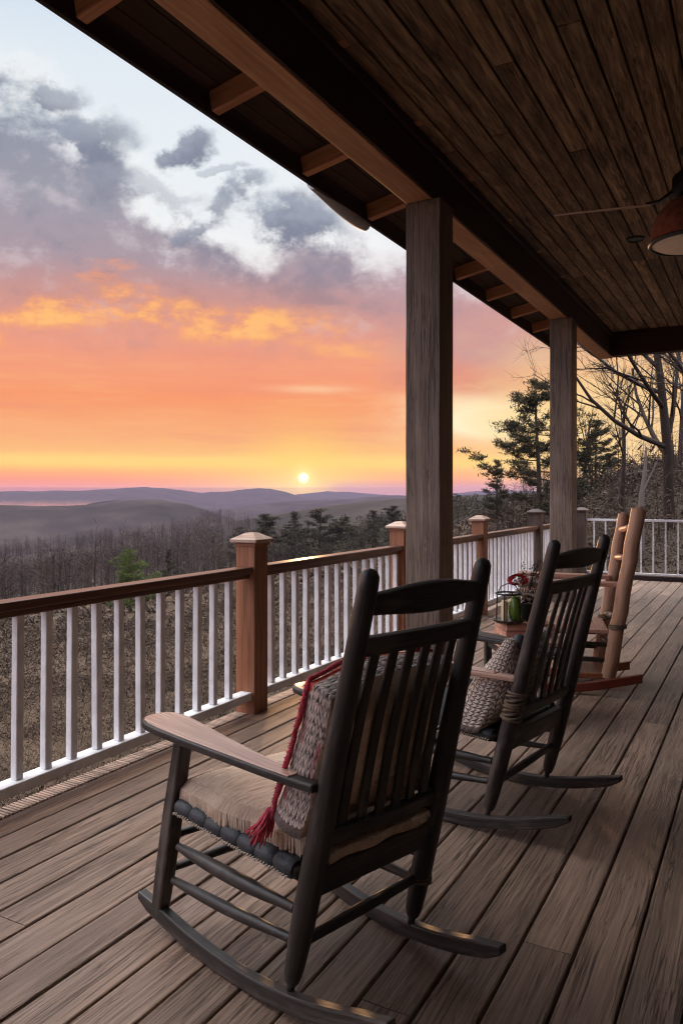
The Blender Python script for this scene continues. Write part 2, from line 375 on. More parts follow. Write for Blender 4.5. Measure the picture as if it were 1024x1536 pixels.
    # yellow band strengthened near the sun
    sa=(az-AZ(455)); se=(t-T(717,455)); rr=(sa*sa+se*se)._m('SQRT')
    g1=((sa/.16).pw(2.0)+(se/.028).pw(2.0))*-1.0
    col=mix(g1.exp()*.55,col,lin(255,214,110))
    g2=((rr/.058).pw(2.0)*-1.0).exp(); col=mix(g2*.75,col,lin(255,212,96)); g3=((rr/.014).pw(2.0)*-1.0).exp(); col=mix(g3*.7,col,(1.3,.95,.30))
    # pink-violet veil hugging the horizon
    veil=t.sst(.021,.004)*az.sst(AZ(470),AZ(520)); col=mix(veil*.7,col,lin(190,128,138))
    # brighter, cooler sky overhead (above what the frame shows)
    zen=t.sst(.69,1.5); col=mix(zen,col,(6.6,6.4,6.5))
    # calmer, dimmer east behind the house
    back=f.sst(.25,-.35); bc=(tt).ramp([(0,lin(150,130,140)),(.3,lin(176,170,190)),(1,lin(190,200,220))]); bc=mix(1.0,bc,(1.5,1.45,1.45),'MULTIPLY'); col=mix(back*(zen*-1.0+1.0),col,bc)
    side=az.abs().sst(.62,1.1)*(zen*-1.0+1.0); sf=side*1.3+1.0; col=mix(1.0,col,vec(g,sf,sf,sf),'MULTIPLY')
    path=(t.mx(.0082)._m('POWER',-1.0)*70.0).mn(8500.0)*HAZE; comp=path.exp()*.86+.14; col=mix(1.0,col,vec(g,comp,comp,comp),'MULTIPLY')
    disc=rr.sst(.0076,.0050)
    col=mix(disc,col,(5.0,4.0,1.6))
    g.links.new(col.k,bg.inputs[0]); bg.inputs[1].default_value=1.0
    return bg
BG=build_world()
BG.inputs[1].default_value=1.0
# ---------------------------------------------------------------- SUN
sun=bpy.data.lights.new('sun','SUN'); sun.energy=.9; sun.angle=R_(.6); sun.color=(1,.52,.22)
so=bpy.data.objects.new('sun',sun); COL.objects.link(so)
azs=math.atan((455-512)/FPX); wa=YAW-azs; el=R_(1.9)
sd=Vector((-math.sin(wa)*math.cos(el),math.cos(wa)*math.cos(el),math.sin(el)))
so.rotation_euler=sd.to_track_quat('Z','Y').to_euler(); so.location=(0,0,30)
# ---------------------------------------------------------------- CAMERA
cam=bpy.data.cameras.new('camera'); co=bpy.data.objects.new('camera',cam); COL.objects.link(co); S.camera=co
cam.sensor_fit='VERTICAL'; cam.sensor_height=36; cam.lens=36*FPX/1536; cam.shift_y=-(768-740)/1536
co.location=(0,0,CAMH); co.rotation_euler=(R_(90),0,YAW); cam.dof.use_dof=True; cam.dof.focus_distance=3.0; cam.dof.aperture_fstop=14.0; cam.clip_end=60000; cam.clip_start=.05
S.cycles.pixel_filter_type='BLACKMAN_HARRIS'; S.cycles.filter_width=1.15; S.cycles.denoising_prefilter='ACCURATE'
S.view_settings.view_transform='Standard'; S.view_settings.look='None'; S.view_settings.exposure=0; S.view_settings.gamma=1
# ================================================================ PORCH
Y0,Y1=-3.0,13.32
def boards_deck():
    mb=MB(); pitch=.1603; g0=-.356
    k=0
    for k in range(-10,16):
        xr=g0-pitch*k-.0046; xl=g0-pitch*(k+1)+.0046
        if xl>1.3: continue
        y=Y0-random.random()*2.5; tilt=random.uniform(-.0012,.0012); dz=random.uniform(-.0015,.0015)
        while y<Y1:
            L=random.uniform(2.3,4.0); a=max(y,Y0); b=min(y+L,Y1)
            if b-a<.5: b=min(Y1,b+.5)
            n=max(2,int((b-a)/.5)); z0=dz+random.uniform(-.0012,.0012)
            # a plank: slightly cupped, chamfered top, in one closed strip
            prof=[(xl,-.034),(xl,-.006),(xl+.0015,-.0022),(xl+.006,.0),((xl+xr)/2,-.0015),(xr-.006,.0),(xr-.0015,-.0022),(xr,-.006),(xr,-.034)]
            ys=[a+.0015+(b-a-.003)*i/n for i in range(n+1)]; vs=[];ws=[];fs=[];m=len(prof); w0=random.uniform(0,9)
            for yy in ys:
                j=random.uniform(-.0008,.0008)
                for (px,pz) in prof:
                    vs.append((px+j*.7,yy,pz+z0+tilt*(px-xl)/pitch*2)); ws.append((yy+w0,px-xl+w0,pz))
            for i in range(n):
                for q in range(m-1): fs.append((i*m+q,i*m+q+1,(i+1)*m+q+1,(i+1)*m+q))
                fs.append((i*m+m-1,i*m,(i+1)*m,(i+1)*m+m-1))
            fs.append(tuple(range(m-1,-1,-1))); fs.append(tuple(n*m+q for q in range(m)))
            mb.add(vs,fs,ws); y=b if b<Y1 else Y1+1
    return mb
dk=boards_deck().build('porch_deck',M['deck']); tag(dk,'weathered brown deck boards of the porch floor','deck',kind='structure')
# dark joists / void under the gaps
mb=MB(); mb.box((-.82,(Y0+Y1)/2,-.09),(4.2,Y1-Y0,.10)); o=mb.build('deck_underside',M['fascia'],dk)
# ribbed edging strip below the railing
mb=MB(); y=-1.0
while y<Y1-.1:
    mb.box((-2.978,y,-.012),(.100,.013,.020)); y+=.0205
mb.box((-2.978,(Y1-1)/2,-.03),(.104,Y1+1,.020)); 
o=mb.build('deck_edging',M['deck'],bevel=.002,seg=1); tag(o,'narrow ribbed wooden edging strip below the white railing','edging',kind='structure')
# ---- side railing
RX=-2.945
rail=thing('porch_railing','long porch railing with brown handrail, white balusters and capped posts beside the chairs','railing',(RX,0,0))
posts=[-.55,1.75,4.115,6.44,8.68,11.2]
def rpost(parent,x,y,h=1.10,w=.150,dark=False):
    C=M['dark_post'] if dark else M['cedar']
    mb=MB(); mb.box((x,y,h/2-.05),(w,w,h+.1)); p=mb.build('post',C,parent,bevel=.006)
    mb=MB(); hw=w/2+.028
    b=[(-hw,-hw),(hw,-hw),(hw,hw),(-hw,hw)]; t=[(u*.32,v*.32) for u,v in b]
    vs=[(x+u,y+v,h) for u,v in b]+[(x+u,y+v,h+.022) for u,v in b]+[(x+u,y+v,h+.062) for u,v in t]
    fs=[(3,2,1,0),(8,9,10,11)]+[(i,(i+1)%4,4+(i+1)%4,4+i) for i in range(4)]+[(4+i,4+(i+1)%4,8+(i+1)%4,8+i) for i in range(4)]
    mb.add(vs,fs,[(p_[0]-x,p_[1]-y,p_[2]-h) for p_ in vs]); mb.build('post_cap',C if dark else M['cap'],p,bevel=.004)
    mb=MB(); mb.box((x,y,h-.012),(w+.016,w+.016,.02)); mb.build('cap_moulding',C,p,bevel=.003)
    return p
for y in posts: rpost(rail,0,y,1.13 if y>11 else 1.10,.17 if y>11 else .15,y>11)
CORN=13.36
ends=posts+[CORN]
balY=[2.312+.1545*k for k in range(-19,72)]
for i in range(len(ends)-1):
    a,b=ends[i]+.0745,ends[i+1]-.0745
    mb=MB(); mb.box((.012,(a+b)/2,.925),(.105,b-a,.042)); mb.box((.012,(a+b)/2,.888),(.05,b-a,.032)); mb.build('handrail',M['handrail'],rail,bevel=.006)
    mb=MB(); mb.box((.010,(a+b)/2,.112),(.088,b-a,.052)); mb.build('bottom_rail',M['white'],rail,bevel=.005)
    for y in balY:
        if a+.03<y<b-.03:
            mb=MB(); j=random.uniform(-.004,.004); mb.box((.008+random.uniform(-.002,.002),y+j,.5055),(.039,.039,.735),Matrix.Rotation(random.uniform(-.012,.012),3,'X')@Matrix.Rotation(random.uniform(-.03,.03),3,'Z')); mb.build('baluster',M['white'],rail,bevel=.003,seg=1)
# ---- end railing
er=thing('end_railing','thin pale railing across the far end of the porch','railing',(0,CORN,0))
rpost(er,-2.735,.0,1.12,.16,True)
mb=MB(); mb.box((-.80,0,.975),(4.06,.05,.035)); mb.build('handrail',M['white'],er,bevel=.004)
mb=MB(); mb.box((-.80,0,.10),(4.06,.045,.035)); mb.build('bottom_rail',M['white'],er,bevel=.004)
for k in range(21):
    mb=MB(); mb.box((-2.534+.186*k,0,.5375),(.022,.022,.838)); mb.build('baluster',M['white'],er,bevel=.002,seg=1)
mb=MB(); mb.box((-.80,-.02,.028),(4.2,.05,.085)); mb.build('kerb_board',M['fascia'],er,bevel=.004)
# ---- roof
ZB=CAMH+2.30; ZC=CAMH+2.70
roof=thing('porch_roof','dark timber porch roof with board ceiling, heavy beam and rafter tails','roof',(-1,5,ZC))
def L(p): return (p[0]+1,p[1]-5,p[2]-ZC)
class RB(MB):
    def box(s,c,size,rot=None,axis=None): return MB.box(s,L(c),size,rot,axis)
    def bar(s,a,b,w,h,up=(0,0,1)): return MB.bar(s,L(a),L(b),w,h,up)
# ceiling boards
mb=RB(); pitch=.1515; x=-2.279
xs=[-1.976+pitch*k for k in range(-2,23)]
for xa in xs:
    xb=xa+pitch
    if xb>1.36: break
    y=Y0-random.random()*3
    while y<13.42:
        Ln=random.uniform(2.6,4.8); a=max(y,Y0); b=min(y+Ln,13.42)
        if b-a>.05:
            mb.box(((xa+xb)/2,(a+b)/2,ZC+.012+random.uniform(-.003,.003)),(pitch-.013,b-a-.004,.022),None,1)
        y+=Ln
mb.build('ceiling_boards',M['ceiling'],roof,bevel=.004,seg=1)
mb=RB(); mb.box((-.45,(Y0+13.4)/2,ZC+.045),(3.7,13.4-Y0,.02)); mb.build('ceiling_backing',M['fascia'],roof)
mb=RB(); mb.box((-2.39,(Y0+13.66)/2,(ZB+ZC+.0)/2),(.22,13.66-Y0,ZC-ZB)); mb.build('main_beam',M['beam'],roof,bevel=.008)
mb=RB(); mb.box((-2.271,(Y0+13.44)/2,(ZB+ZC)/2+.004),(.016,13.44-Y0,ZC-ZB-.012)); mb.build('beam_shade_board',M['dark_wood_shade'],roof,bevel=.003)  # added dark board, colouring the beam's inner face as if in shade
mb=RB(); mb.box((-2.247,(Y0+13.4)/2,ZC-.045),(.03,13.4-Y0,.07)); mb.build('ceiling_trim',M['dark_wood_shade'],roof,bevel=.004)
mb=RB(); mb.box((-.43,13.54,(ZB+ZC+.10)/2),(3.68,.20,ZC-ZB+.09)); mb.build('end_beam',M['dark_wood_shade'],roof,bevel=.008)
mb=RB(); mb.box((-.43,13.60,ZC+.5),(3.68,.04,.86)); mb.build('gable_panel',M['dark_wood_shade'],roof)
pit=.19; XF=-3.2; ZF=CAMH+2.495
def zr(xx): return ZF+.012+(xx-XF)*pit
ry=[2.9+1.13*k for k in range(-5,10)]
for y in ry:
    mb=RB(); h=.14; mb.bar((XF+.005,y,zr(XF+.005)+h/2),(-2.2,y,zr(-2.2)+h/2),.075,h); mb.build('rafter',M['rafter'],roof,bevel=.004,seg=1)
mb=RB(); mb.box((XF-.018,(Y0+14.0)/2,ZF+.088),(.036,14.0-Y0,.176)); mb.build('fascia',M['fascia'],roof,bevel=.004)
mb=RB(); xx=XF-.06
while xx<1.45:
    xb=xx+.145; zz=zr((xx+xb)/2)+.152
    mb.box(((xx+xb)/2,(Y0+14.0)/2,zz+random.uniform(0,.002)),(.140,14.0-Y0,.02),Matrix.Rotation(-math.atan(pit),3,'Y'),1); xx+=.145
mb.build('roof_boards',M['sheath'],roof)
mb=RB(); c=(-.9,(Y0+14)/2,zr(-.9)+.185); mb.box(c,(4.75,14.1-Y0,.03),Matrix.Rotation(-math.atan(pit),3,'Y')); mb.build('roof_covering',M['fascia'],roof)
# loose length of half-round gutter under the eave
mb=MB(); n=14; ya,yb=5.42,6.36; vs=[];fs=[];ws=[]
for i in range(9):
    u=i/8; y=ya+(yb-ya)*u; dz=-.075*math.sin(min(1,u*1.25)*math.pi/2)**1.2; k2=1 if u<.93 else .8
    for rr in (.062,.056):
        for k in range(n):
            an=math.pi+math.pi*k/(n-1); p=(XF-.062+rr*k2*math.cos(an),y,ZF+.075+dz+rr*k2*math.sin(an)); vs.append(L(p)); ws.append((y,p[0],p[2]))
for i in range(8):
    for k in range(n-1):
        a=i*2*n+k; fs.append((a,a+1,a+2*n+1,a+2*n)); b=a+n; fs.append((b+1,b,b+2*n,b+2*n+1))
    a=i*2*n; fs.append((a,a+2*n,a+3*n,a+n)); a=i*2*n+n-1; fs.append((a+2*n,a,a+n,a+3*n))
for i in (0,8):
    for k in range(n-1): a=i*2*n+k; fs.append((a,a+1,a+n+1,a+n))
fs.append(tuple(8*2*n+k for k in range(n)))
mb.add(vs,fs,ws); mb.build('gutter',M['greymetal'],roof,smooth=True,auto=40)
# ---- pillars
def pillar(y0,label,w=.29):
    t=thing('porch_pillar',label,'pillar',(-2.5+w/2,y0+w/2,0),0,'square timber pillars of the porch')
    mb=MB(); nz=16; vs=[];ws=[];fs=[]
    for i in range(nz+1):
        z=-.02+(ZB+.02)*i/nz
        for k,(a,b) in enumerate(((-1,-1),(1,-1),(1,1),(-1,1))):
            j=.0015; vs.append((a*w/2+random.uniform(-j,j),b*w/2+random.uniform(-j,j),z)); ws.append((z,a*w/2,b*w/2))
    for i in range(nz):
        for k in range(4): fs.append((i*4+k,i*4+(k+1)%4,i*4+4+(k+1)%4,i*4+4+k))
    fs.append((3,2,1,0)); fs.append(tuple(nz*4+k for k in range(4)))
    mb.add(vs,fs,ws,y0*.13); mb.build('shaft',M['pillar'],t,bevel=.008)
    mb=MB(); mb.box((0,0,.011),(w+.02,w+.02,.02)); mb.build('base_trim',M['pillar'],t,bevel=.003)
    return t
pillar(5.57,'thick grey weathered timber pillar nearest the camera, behind the front rocking chair')
pillar(10.2,'grey timber pillar at the far porch corner, in front of the tall pine')
# ---- house wall (porch back) and an added, unseen end wall
mb=MB(); z=.0
while z<ZC-.02:
    mb.box((1.46,(Y0+13.4)/2,z+.085),(.03,13.4-Y0,.172),Matrix.Rotation(.03,3,'Y'),1); z+=.165
z=.0  # end wall behind the camera, added to block light from the back
while z<ZC-.02:
    mb.box((-.42,-1.5,z+.085),(3.7,.03,.172),Matrix.Rotation(-.03,3,'X'),0); z+=.165
hw=mb.build('house_and_blocker_wall',M['siding'],bevel=.003,seg=1); tag(hw,'dark brown lapped board house wall along the porch back, with an added unseen end wall blocking light','wall')
# ---- ceiling fan
fx,fy=ray(1037,6.0)
fan=thing('ceiling_fan','copper shaded ceiling fan with a cream glass light under the board ceiling','ceiling fan',(fx,fy,ZC))
mb=MB(); mb.lathe([(0,0),(.09,0),(.085,-.03),(.05,-.06),(.018,-.07),(.018,-.16),(.10,-.18),(.145,-.22),(.15,-.33),(.12,-.37),(.05,-.40),(0,-.40)]); mb.build('motor',M['black'],fan,smooth=True,auto=50)
mb=MB(); mb.lathe([(.05,-.37),(.11,-.385),(.19,-.43),(.255,-.50),(.292,-.59),(.305,-.69),(.312,-.735),(.300,-.735),(.29,-.69),(.245,-.52),(.05,-.39)],n=40); sh=mb.build('shade',M['copper'],fan,smooth=True,auto=50)
mb=MB(); mb.lathe([(.318,-.722),(.322,-.738),(.312,-.752),(.298,-.752),(.296,-.738),(.304,-.722)],n=40); mb.build('rim',M['black'],sh,smooth=True)
mb=MB(); mb.lathe([(.297,-.735),(.26,-.755),(.16,-.775),(.0,-.78)],n=40); mb.build('glass',M['cream'],fan,smooth=True)
for k in range(3):
    an=2*math.pi*k/3; b=math.atan2(-.2,-1.0)+an; d=Vector((math.cos(b),math.sin(b),0)); s=Vector((-d.y,d.x,0))
    zb=-.43+.02
    mb=MB(); mb.sweep([(d*.10+Vector((0,0,-.30)),.05,.03),(d*.24+Vector((0,0,zb+.02)),.05,.02),(d*.34+Vector((0,0,zb+.006)),.07,.012)],s,(0,0,1)); br=mb.build('blade_bracket',M['black'],fan,bevel=.004)
    pr=R_(15); sn=(s*math.cos(pr)+Vector((0,0,1))*math.sin(pr)*(-1)); 
    up=d.cross(sn)
    mb=MB(); mb.sweep([(d*.30+Vector((0,0,zb)),.11,.008),(d*.6+Vector((0,0,zb)),.135,.008),(d*.98+Vector((0,0,zb)),.14,.008),(d*1.04+Vector((0,0,zb)),.11,.008)],sn,up); mb.build('blade',M['arm'],fan,bevel=.003)
mb=MB(); mb.tube([(.28,-.12,-.72),(.29,-.13,-.78)],.006,8); mb.build('pull_chain',M['black'],fan)
cx,cy=ray(952,8.13)
mb=MB(); mb.lathe([(0,-.0),(.10,.0),(.098,-.014),(.08,-.02),(.072,-.008),(0,-.006)],(cx,cy,ZC+.001),24); o=mb.build('recessed_light',M['black'],smooth=True,auto=40); tag(o,'small dark round fitting set in the ceiling boards past the fan','ceiling light')
# ================================================================ CHAIRS
def lerp(a,b,t): return a+(b-a)*t
def v3(*a): return Vector(a)
def dim(m):  return M[m]
def chair(name,label,loc,th,wb=.243,wf=.292,wt=.226,wr=.225,arm_mat=None,group='dark slat back rocking chairs'):
    t=thing(name,label,'rocking chair',(loc[0],loc[1],0),th,group); C=M['chair']
    PF,PT=v3(0,-.238,.07),v3(0,-.533,1.232)
    def bk(z,off=0.): # point on the back line at height z, off = forward offset
        u=(z-.07)/(1.232-.07); return v3(0,lerp(PF.y,PT.y,u)+off,z)
    def hwb(z): return lerp(wb,wt,(z-.07)/1.16)
    for s in(-1,1):
        zs=[.066,.078,.090,.102,.13,.25,.40,.55,.7,.9,1.08,1.19,1.218,1.230,1.235]; rs=[.012,.011,.013,.022,.027,.033,.0345,.034,.031,.028,.0265,.0262,.024,.017,.004]
        pts=[v3(s*hwb(z),bk(z).y,z) for z in zs]
        mb=MB(); mb.tube(pts,rs,16); mb.build('back_post',C,t,smooth=True,auto=50)
        # front leg
        mb=MB(); mb.sweep([((s*wf,.380,.045),.044,.050),((s*wf,.345,.19),.050,.056),((s*wf,.30,.38),.050,.056),((s*(wf-.004),.235,.660),.046,.048)],(1,0,0),(0,1,.2)); mb.build('front_leg',C,t,bevel=.010,seg=3)
        # rocker
        st=[]
        for i in range(22):
            y=lerp(.475,-.60,i/21); z=(.25 if y>0 else .345)*y*y; hx=lerp(wf+.012,wr,(.475-y)/1.075); h=.050
            if i in(0,21): h=.026
            if i in(1,20): h=.044
            st.append(((s*hx,y,z+h/2+(.012 if i in(0,21) else 0)),.036,h))
        mb=MB(); mb.sweep(st,(1,0,0),(0,0,1)); mb.build('rocker',C,t,bevel=.006,seg=2)
        # arm : narrow behind, paddle in front
        prof=[(-.375,.262,.040,.662),(-.30,.272,.052,.664),(-.2,.285,.062,.668),(-.08,.296,.080,.674),(.04,.304,.104,.680),(.14,.308,.126,.684),(.24,.310,.142,.687),(.31,.310,.142,.688),(.355,.309,.122,.688),(.380,.308,.088,.687),(.392,.307,.040,.686)]
        base=MB(); base.sweep([((s*x*wf/.292,y,z),w,.024) for y,x,w,z in prof],(1,0,0),(0,0,1)); ar=base.build('arm',arm_mat if (arm_mat and s<0) else C,t,bevel=.007,seg=3)
        mb=MB(); mb.sweep([((s*x*wf/.292,lerp(y,.02,.02),z+.0135),w*.9,.004) for y,x,w,z in prof[1:]],(1,0,0),(0,0,1)); mb.build('worn_top',M['arm'] if (s<0 or not arm_mat) else C,ar,bevel=.0015,seg=2)
        # side stretchers
        for (z1,z2,bul) in ((.305,.300,.022),(.188,.212,.018)):
            pts=[];rr=[]
            for i in range(11):
                u=i/10; yl=lerp(.262+(.305-z1)*.25,-.262+(.305-z2)*.2,u); pts.append((s*lerp(wf,wb+.0,u),yl,lerp(z1,z2,u)-.006*math.sin(u*math.pi)))
                rr.append(lerp(.0115,bul,math.sin(math.pi*min(1,u*1.05))**.8 if u<.95 else .3))
            mb=MB(); mb.tube(pts,rr,12); mb.build('side_stretcher',C,t,smooth=True,auto=60)
        # seat side rail and woven wraps
        mb=MB(); mb.tube([(s*wf,.262,.432),(s*(wf-.01),.1,.425),(s*(wb+.012),-.15,.412),(s*(wb+.002),-.285,.402)],[.016,.021,.021,.018],12); sr=mb.build('seat_rail',C,t,smooth=True)
        mb=MB(); nb=7
        for k in range(nb):
            uc=(k+.5)/nb; vs=[];ws=[];fs=[]; A_,B_=7,12
            for a in range(A_):
                q=lerp(-1,1,a/(A_-1)); u=uc+q*.5/nb*.97; y=lerp(.248,-.272,u); x=lerp(wf,wb,u)*s; z=lerp(.434,.404,u); bul=.0250+.0058*max(0,1-abs(q)**4)**.6
                for b in range(B_):
                    an=lerp(-1.0,math.pi*1.0,b/(B_-1)); vs.append((x+s*bul*math.cos(an)-s*.012*max(0,an-1.8),y,z+.004+bul*math.sin(an)*.95)); ws.append((y,an*.03,k))
            for a in range(A_-1):
                for b in range(B_-1): fs.append((a*B_+b,a*B_+b+1,(a+1)*B_+b+1,(a+1)*B_+b))
            mb.add(vs,fs,ws)
        mb.build('seat_weave',M['darkweave'],sr,smooth=True)
        mb=MB()
        for k in range(46):
            u=k/46; y=lerp(.245,-.262,u); x=(lerp(wf,wb,u)+.0275)*s; z=lerp(.424,.394,u); j=random.uniform(-1,1)
            mb.tube([(x,y,z-.005+j*.003),(x+s*.0035,y-.005,z+.001),(x,y-.0105,z+.006+j*.004)],[.0016,.0030,.0016],5)
        mb.build('stitching',M['thread'],sr)
    # crest rail
    st=[]
    for i in range(15):
        u=lerp(-1,1,i/14); z0=1.116-.010*math.cos(u*math.pi/2)**2; zt=1.170+.022*math.cos(u*math.pi/2)**1.3
        zc=(z0+zt)/2; yy=bk(zc).y-.022*(1-u*u); st.append(((u*(hwb(1.14)-.004),yy,zc),.024,zt-z0))
    mb=MB(); mb.sweep(st,(0,1,.25),(0,-.25,1)); mb.build('crest_rail',C,t,bevel=.007,seg=3)
    def rail(nm,z,h,th_,sag=.012,bev=.006):
        st=[]
        for i in range(9):
            u=lerp(-1,1,i/8); p=bk(z); st.append(((u*(hwb(z)-.003),p.y-sag*(1-u*u),z),th_,h))
        m_=MB(); m_.sweep(st,(0,1,.25),(0,-.25,1)); return m_.build(nm,C,t,bevel=bev,seg=2)
    rail('upper_rail',1.034,.052,.026); rail('lower_rail',.512,.046,.026); rail('back_seat_rail',.388,.088,.030,0)
    for k in range(6):
        u=lerp(-1,1,k/5); xa,xb=u*.155*wb/.243,u*.163*wb/.243; st=[]
        for i in range(9):
            q=i/8; z=lerp(.520,1.02,q); p=bk(z); bow=-.012*(1-u*u)-.010*math.sin(q*math.pi)+.018*math.sin(q*math.pi)
            st.append(((lerp(xb,xa,q),p.y+bow,z),.0335,.011))
        mb=MB(); mb.sweep(st,(1,0,0),(0,1,.25)); mb.build('slat',C,t,bevel=.004,seg=2)
    # back and front stretchers, seat deck
    mb=MB(); mb.sweep([((-wb,-.272,.208),.022,.026),((0,-.274,.220),.026,.030),((wb,-.276,.233),.022,.026)],(0,1,0),(0,0,1)); mb.build('back_stretcher',C,t,bevel=.007,seg=2)
    for z in(.32,.20):
        mb=MB(); mb.tube([(-wf,.38-(z-.05)*.24,z),(0,.384-(z-.05)*.24,z-.004),(wf,.38-(z-.05)*.24,z)],[.011,.017,.011],10); mb.build('front_stretcher',C,t,smooth=True)
    mb=MB(); mb.tube([(-wf,.262,.425),(wf,.262,.425)],.018,12); mb.build('front_seat_rail',C,t,smooth=True)
    mb=MB(); n=8
    mb.sweep([((0,.25,.430),wf*2-.03,.024),((0,0,.414),(wf+wb)-.03,.024),((0,-.265,.405),wb*2-.03,.024)],(1,0,0),(0,0,1)); mb.build('seat',M['darkweave'],t,bevel=.008)
    return t
def soft_slab(rows,cols,fn,name,mat,parent=None,sub=1):
    """closed pillow surface: fn(u,v,side)-> point ; side +1 front, -1 back ; u,v in -1..1"""
    mb=MB(); vs=[];ws=[];fs=[]
    for sd in(1,-1):
        for i in range(rows):
            for j in range(cols):
                u=lerp(-1,1,j/(cols-1)); v=lerp(-1,1,i/(rows-1)); p=fn(u,v,sd); vs.append(p); ws.append((0,0,0))
    return vs,fs
def pillow(name,mats,P,W,Hh,T,parent=None,pinch=.10,rows=17,cols=17,wvs=1.0,gus=0.0,expn=.5):
    """P(x,y,z): maps local pillow coords (x width, y thickness, z height) to chair coords.
       mats: dict front/back/side ; returns object with 3 material slots"""
    mb=MB(); vs=[];ws=[];fs=[];mi=[]
    def prof(u,v):
        a=max(0,1-abs(u)**2.6)*max(0,1-abs(v)**2.6); return gus+(1-gus)*a**expn
    idx={}
    for sd in(1,-1):
        for i in range(rows):
            for j in range(cols):
                u=lerp(-1,1,j/(cols-1)); v=lerp(-1,1,i/(rows-1))
                e=1-pinch*(1-abs(u))*0; x=u*W/2*(1-pinch*(1-v*v)*abs(u)**3*0.5); z=v*Hh/2*(1-pinch*(1-u*u)*abs(v)**3*0.5)
                y=sd*T/2*prof(u,v)
                if gus==0 and (abs(u)==1 or abs(v)==1):
                    if (i,j) in idx and sd==-1: continue
                    y=0
                n=math.sin(u*5+v*3)*.004+math.sin(v*7-u*2)*.003
                idx[(sd,i,j)]=len(vs); 
                if gus==0 and (abs(u)==1 or abs(v)==1): idx[(1,i,j)]=idx[(-1,i,j)]=len(vs); idx[(i,j)]=1
                vs.append(tuple(P(x,y+n*(1 if sd>0 else 1),z))); ws.append((x,z,y))
    for sd in(1,-1):
        for i in range(rows-1):
            for j in range(cols-1):
                q=(idx[(sd,i,j)],idx[(sd,i,j+1)],idx[(sd,i+1,j+1)],idx[(sd,i+1,j)]); fs.append(q if sd>0 else q[::-1]); mi.append(0 if sd>0 else 1)
    if gus>0:
        ring=[(0,j) for j in range(cols)]+[(i,cols-1) for i in range(1,rows)]+[(rows-1,j) for j in range(cols-2,-1,-1)]+[(i,0) for i in range(rows-2,0,-1)]
        K=4; b=len(vs); R=len(ring)
        per=0; prev=None
        for q,(i,j) in enumerate(ring):
            pa=Vector(vs[idx[(1,i,j)]]); pb=Vector(vs[idx[(-1,i,j)]]); 
            wa=ws[idx[(1,i,j)]]
            if prev is not None: per+=(pa-prev).length
            prev=pa
            cen=Vector(P(0,0,0))
            for k in range(K+1):
                u=k/K; p=pa.lerp(pb,u); out=(p-cen).normalized()*.012*math.sin(u*math.pi); vs.append(tuple(p+out)); ws.append((per,u*T*gus,0))
        for q in range(R):
            q2=(q+1)%R
            for k in range(K): fs.append((b+q*(K+1)+k,b+q2*(K+1)+k,b+q2*(K+1)+k+1,b+q*(K+1)+k+1)); mi.append(0 if (k<1 and ring[q][0]==rows-1) else 2)
    mb.add(vs,fs,ws); o=mb.build(name,mats['front'],parent,smooth=True)
    o.data.materials.append(mats['back']); o.data.materials.append(mats.get('side',mats['back'])); o.data.polygons.foreach_set('material_index',mi)
    return o
# ---------------- near chair
C1=(-1.28,2.063); T1=1.249
ch1=chair('rocking_chair','large dark rocking chair in the foreground with a tan straw seat cushion',C1,T1)
mb=MB(); zc=.2305
for k in range(3):
    pts=[(.243+.031*math.cos(a),-.276+.034*math.sin(a),zc-.012+.012*k+.004*math.sin(a*2)) for a in [2*math.pi*i/14 for i in range(15)]]; mb.tube(pts,.0055,6,caps=False)
mb.build('twine_binding',M['twine'],ch1,smooth=True)
def child_thing(name,label,cat,c,th): return thing(name,label,cat,(c[0],c[1],0),th)
# straw cushion : thick pad with hanging fibres
cu=thing('seat_cushion','tan straw seat cushion on the foreground rocking chair','cushion',(C1[0],C1[1],.445),T1)
mb=MB(); n=23; vs=[];ws=[];fs=[]
def cpt(u,v,top):
    y=lerp(-.350,.262,(v+1)/2); hw=lerp(.200,.285,min(1,(v+1)/2*1.5)) if v<.33 else .285; hw=min(hw,lerp(.196,.285,min(1,(v+1)*.85)))
    e=max(abs(u),abs(v)); ed=max(0,1-e**5)
    x=u*hw*(1+.012*math.sin(v*9)); z=.004+(.030+.052*ed**.5)*(1 if top else 0)*(1-.52*max(0.,-v-.55)/.45)-(0 if top else .012*(e>.9))
    z+= .006*math.sin(u*4+v*3)*ed if top else 0
    return (x,y+.006*math.sin(u*7),z+ (.012 if v>0 else 0)*v)
for top in(1,0):
    for i in range(n):
        for j in range(n):
            u=lerp(-1,1,j/(n-1)); v=lerp(-1,1,i/(n-1)); p=cpt(u,v,top); vs.append(p)
            an=math.atan2(u,v+.0001); ws.append((p[0]*1.0,p[1],p[2]*2))
for i in range(n-1):
    for j in range(n-1):
        a=i*n+j; fs.append((a,a+1,a+n+1,a+n)); b=n*n+a; fs.append((b+n,b+n+1,b+1,b))
ring=[(0,j) for j in range(n)]+[(i,n-1) for i in range(1,n)]+[(n-1,j) for j in range(n-2,-1,-1)]+[(i,0) for i in range(n-2,0,-1)]
for q in range(len(ring)):
    a=ring[q][0]*n+ring[q][1]; q2=(q+1)%len(ring); b=ring[q2][0]*n+ring[q2][1]; fs.append((a,n*n+a,n*n+b,b))
mb.add(vs,fs,ws); pad=mb.build('pad',M['straw'],cu,smooth=True)
mb=MB()
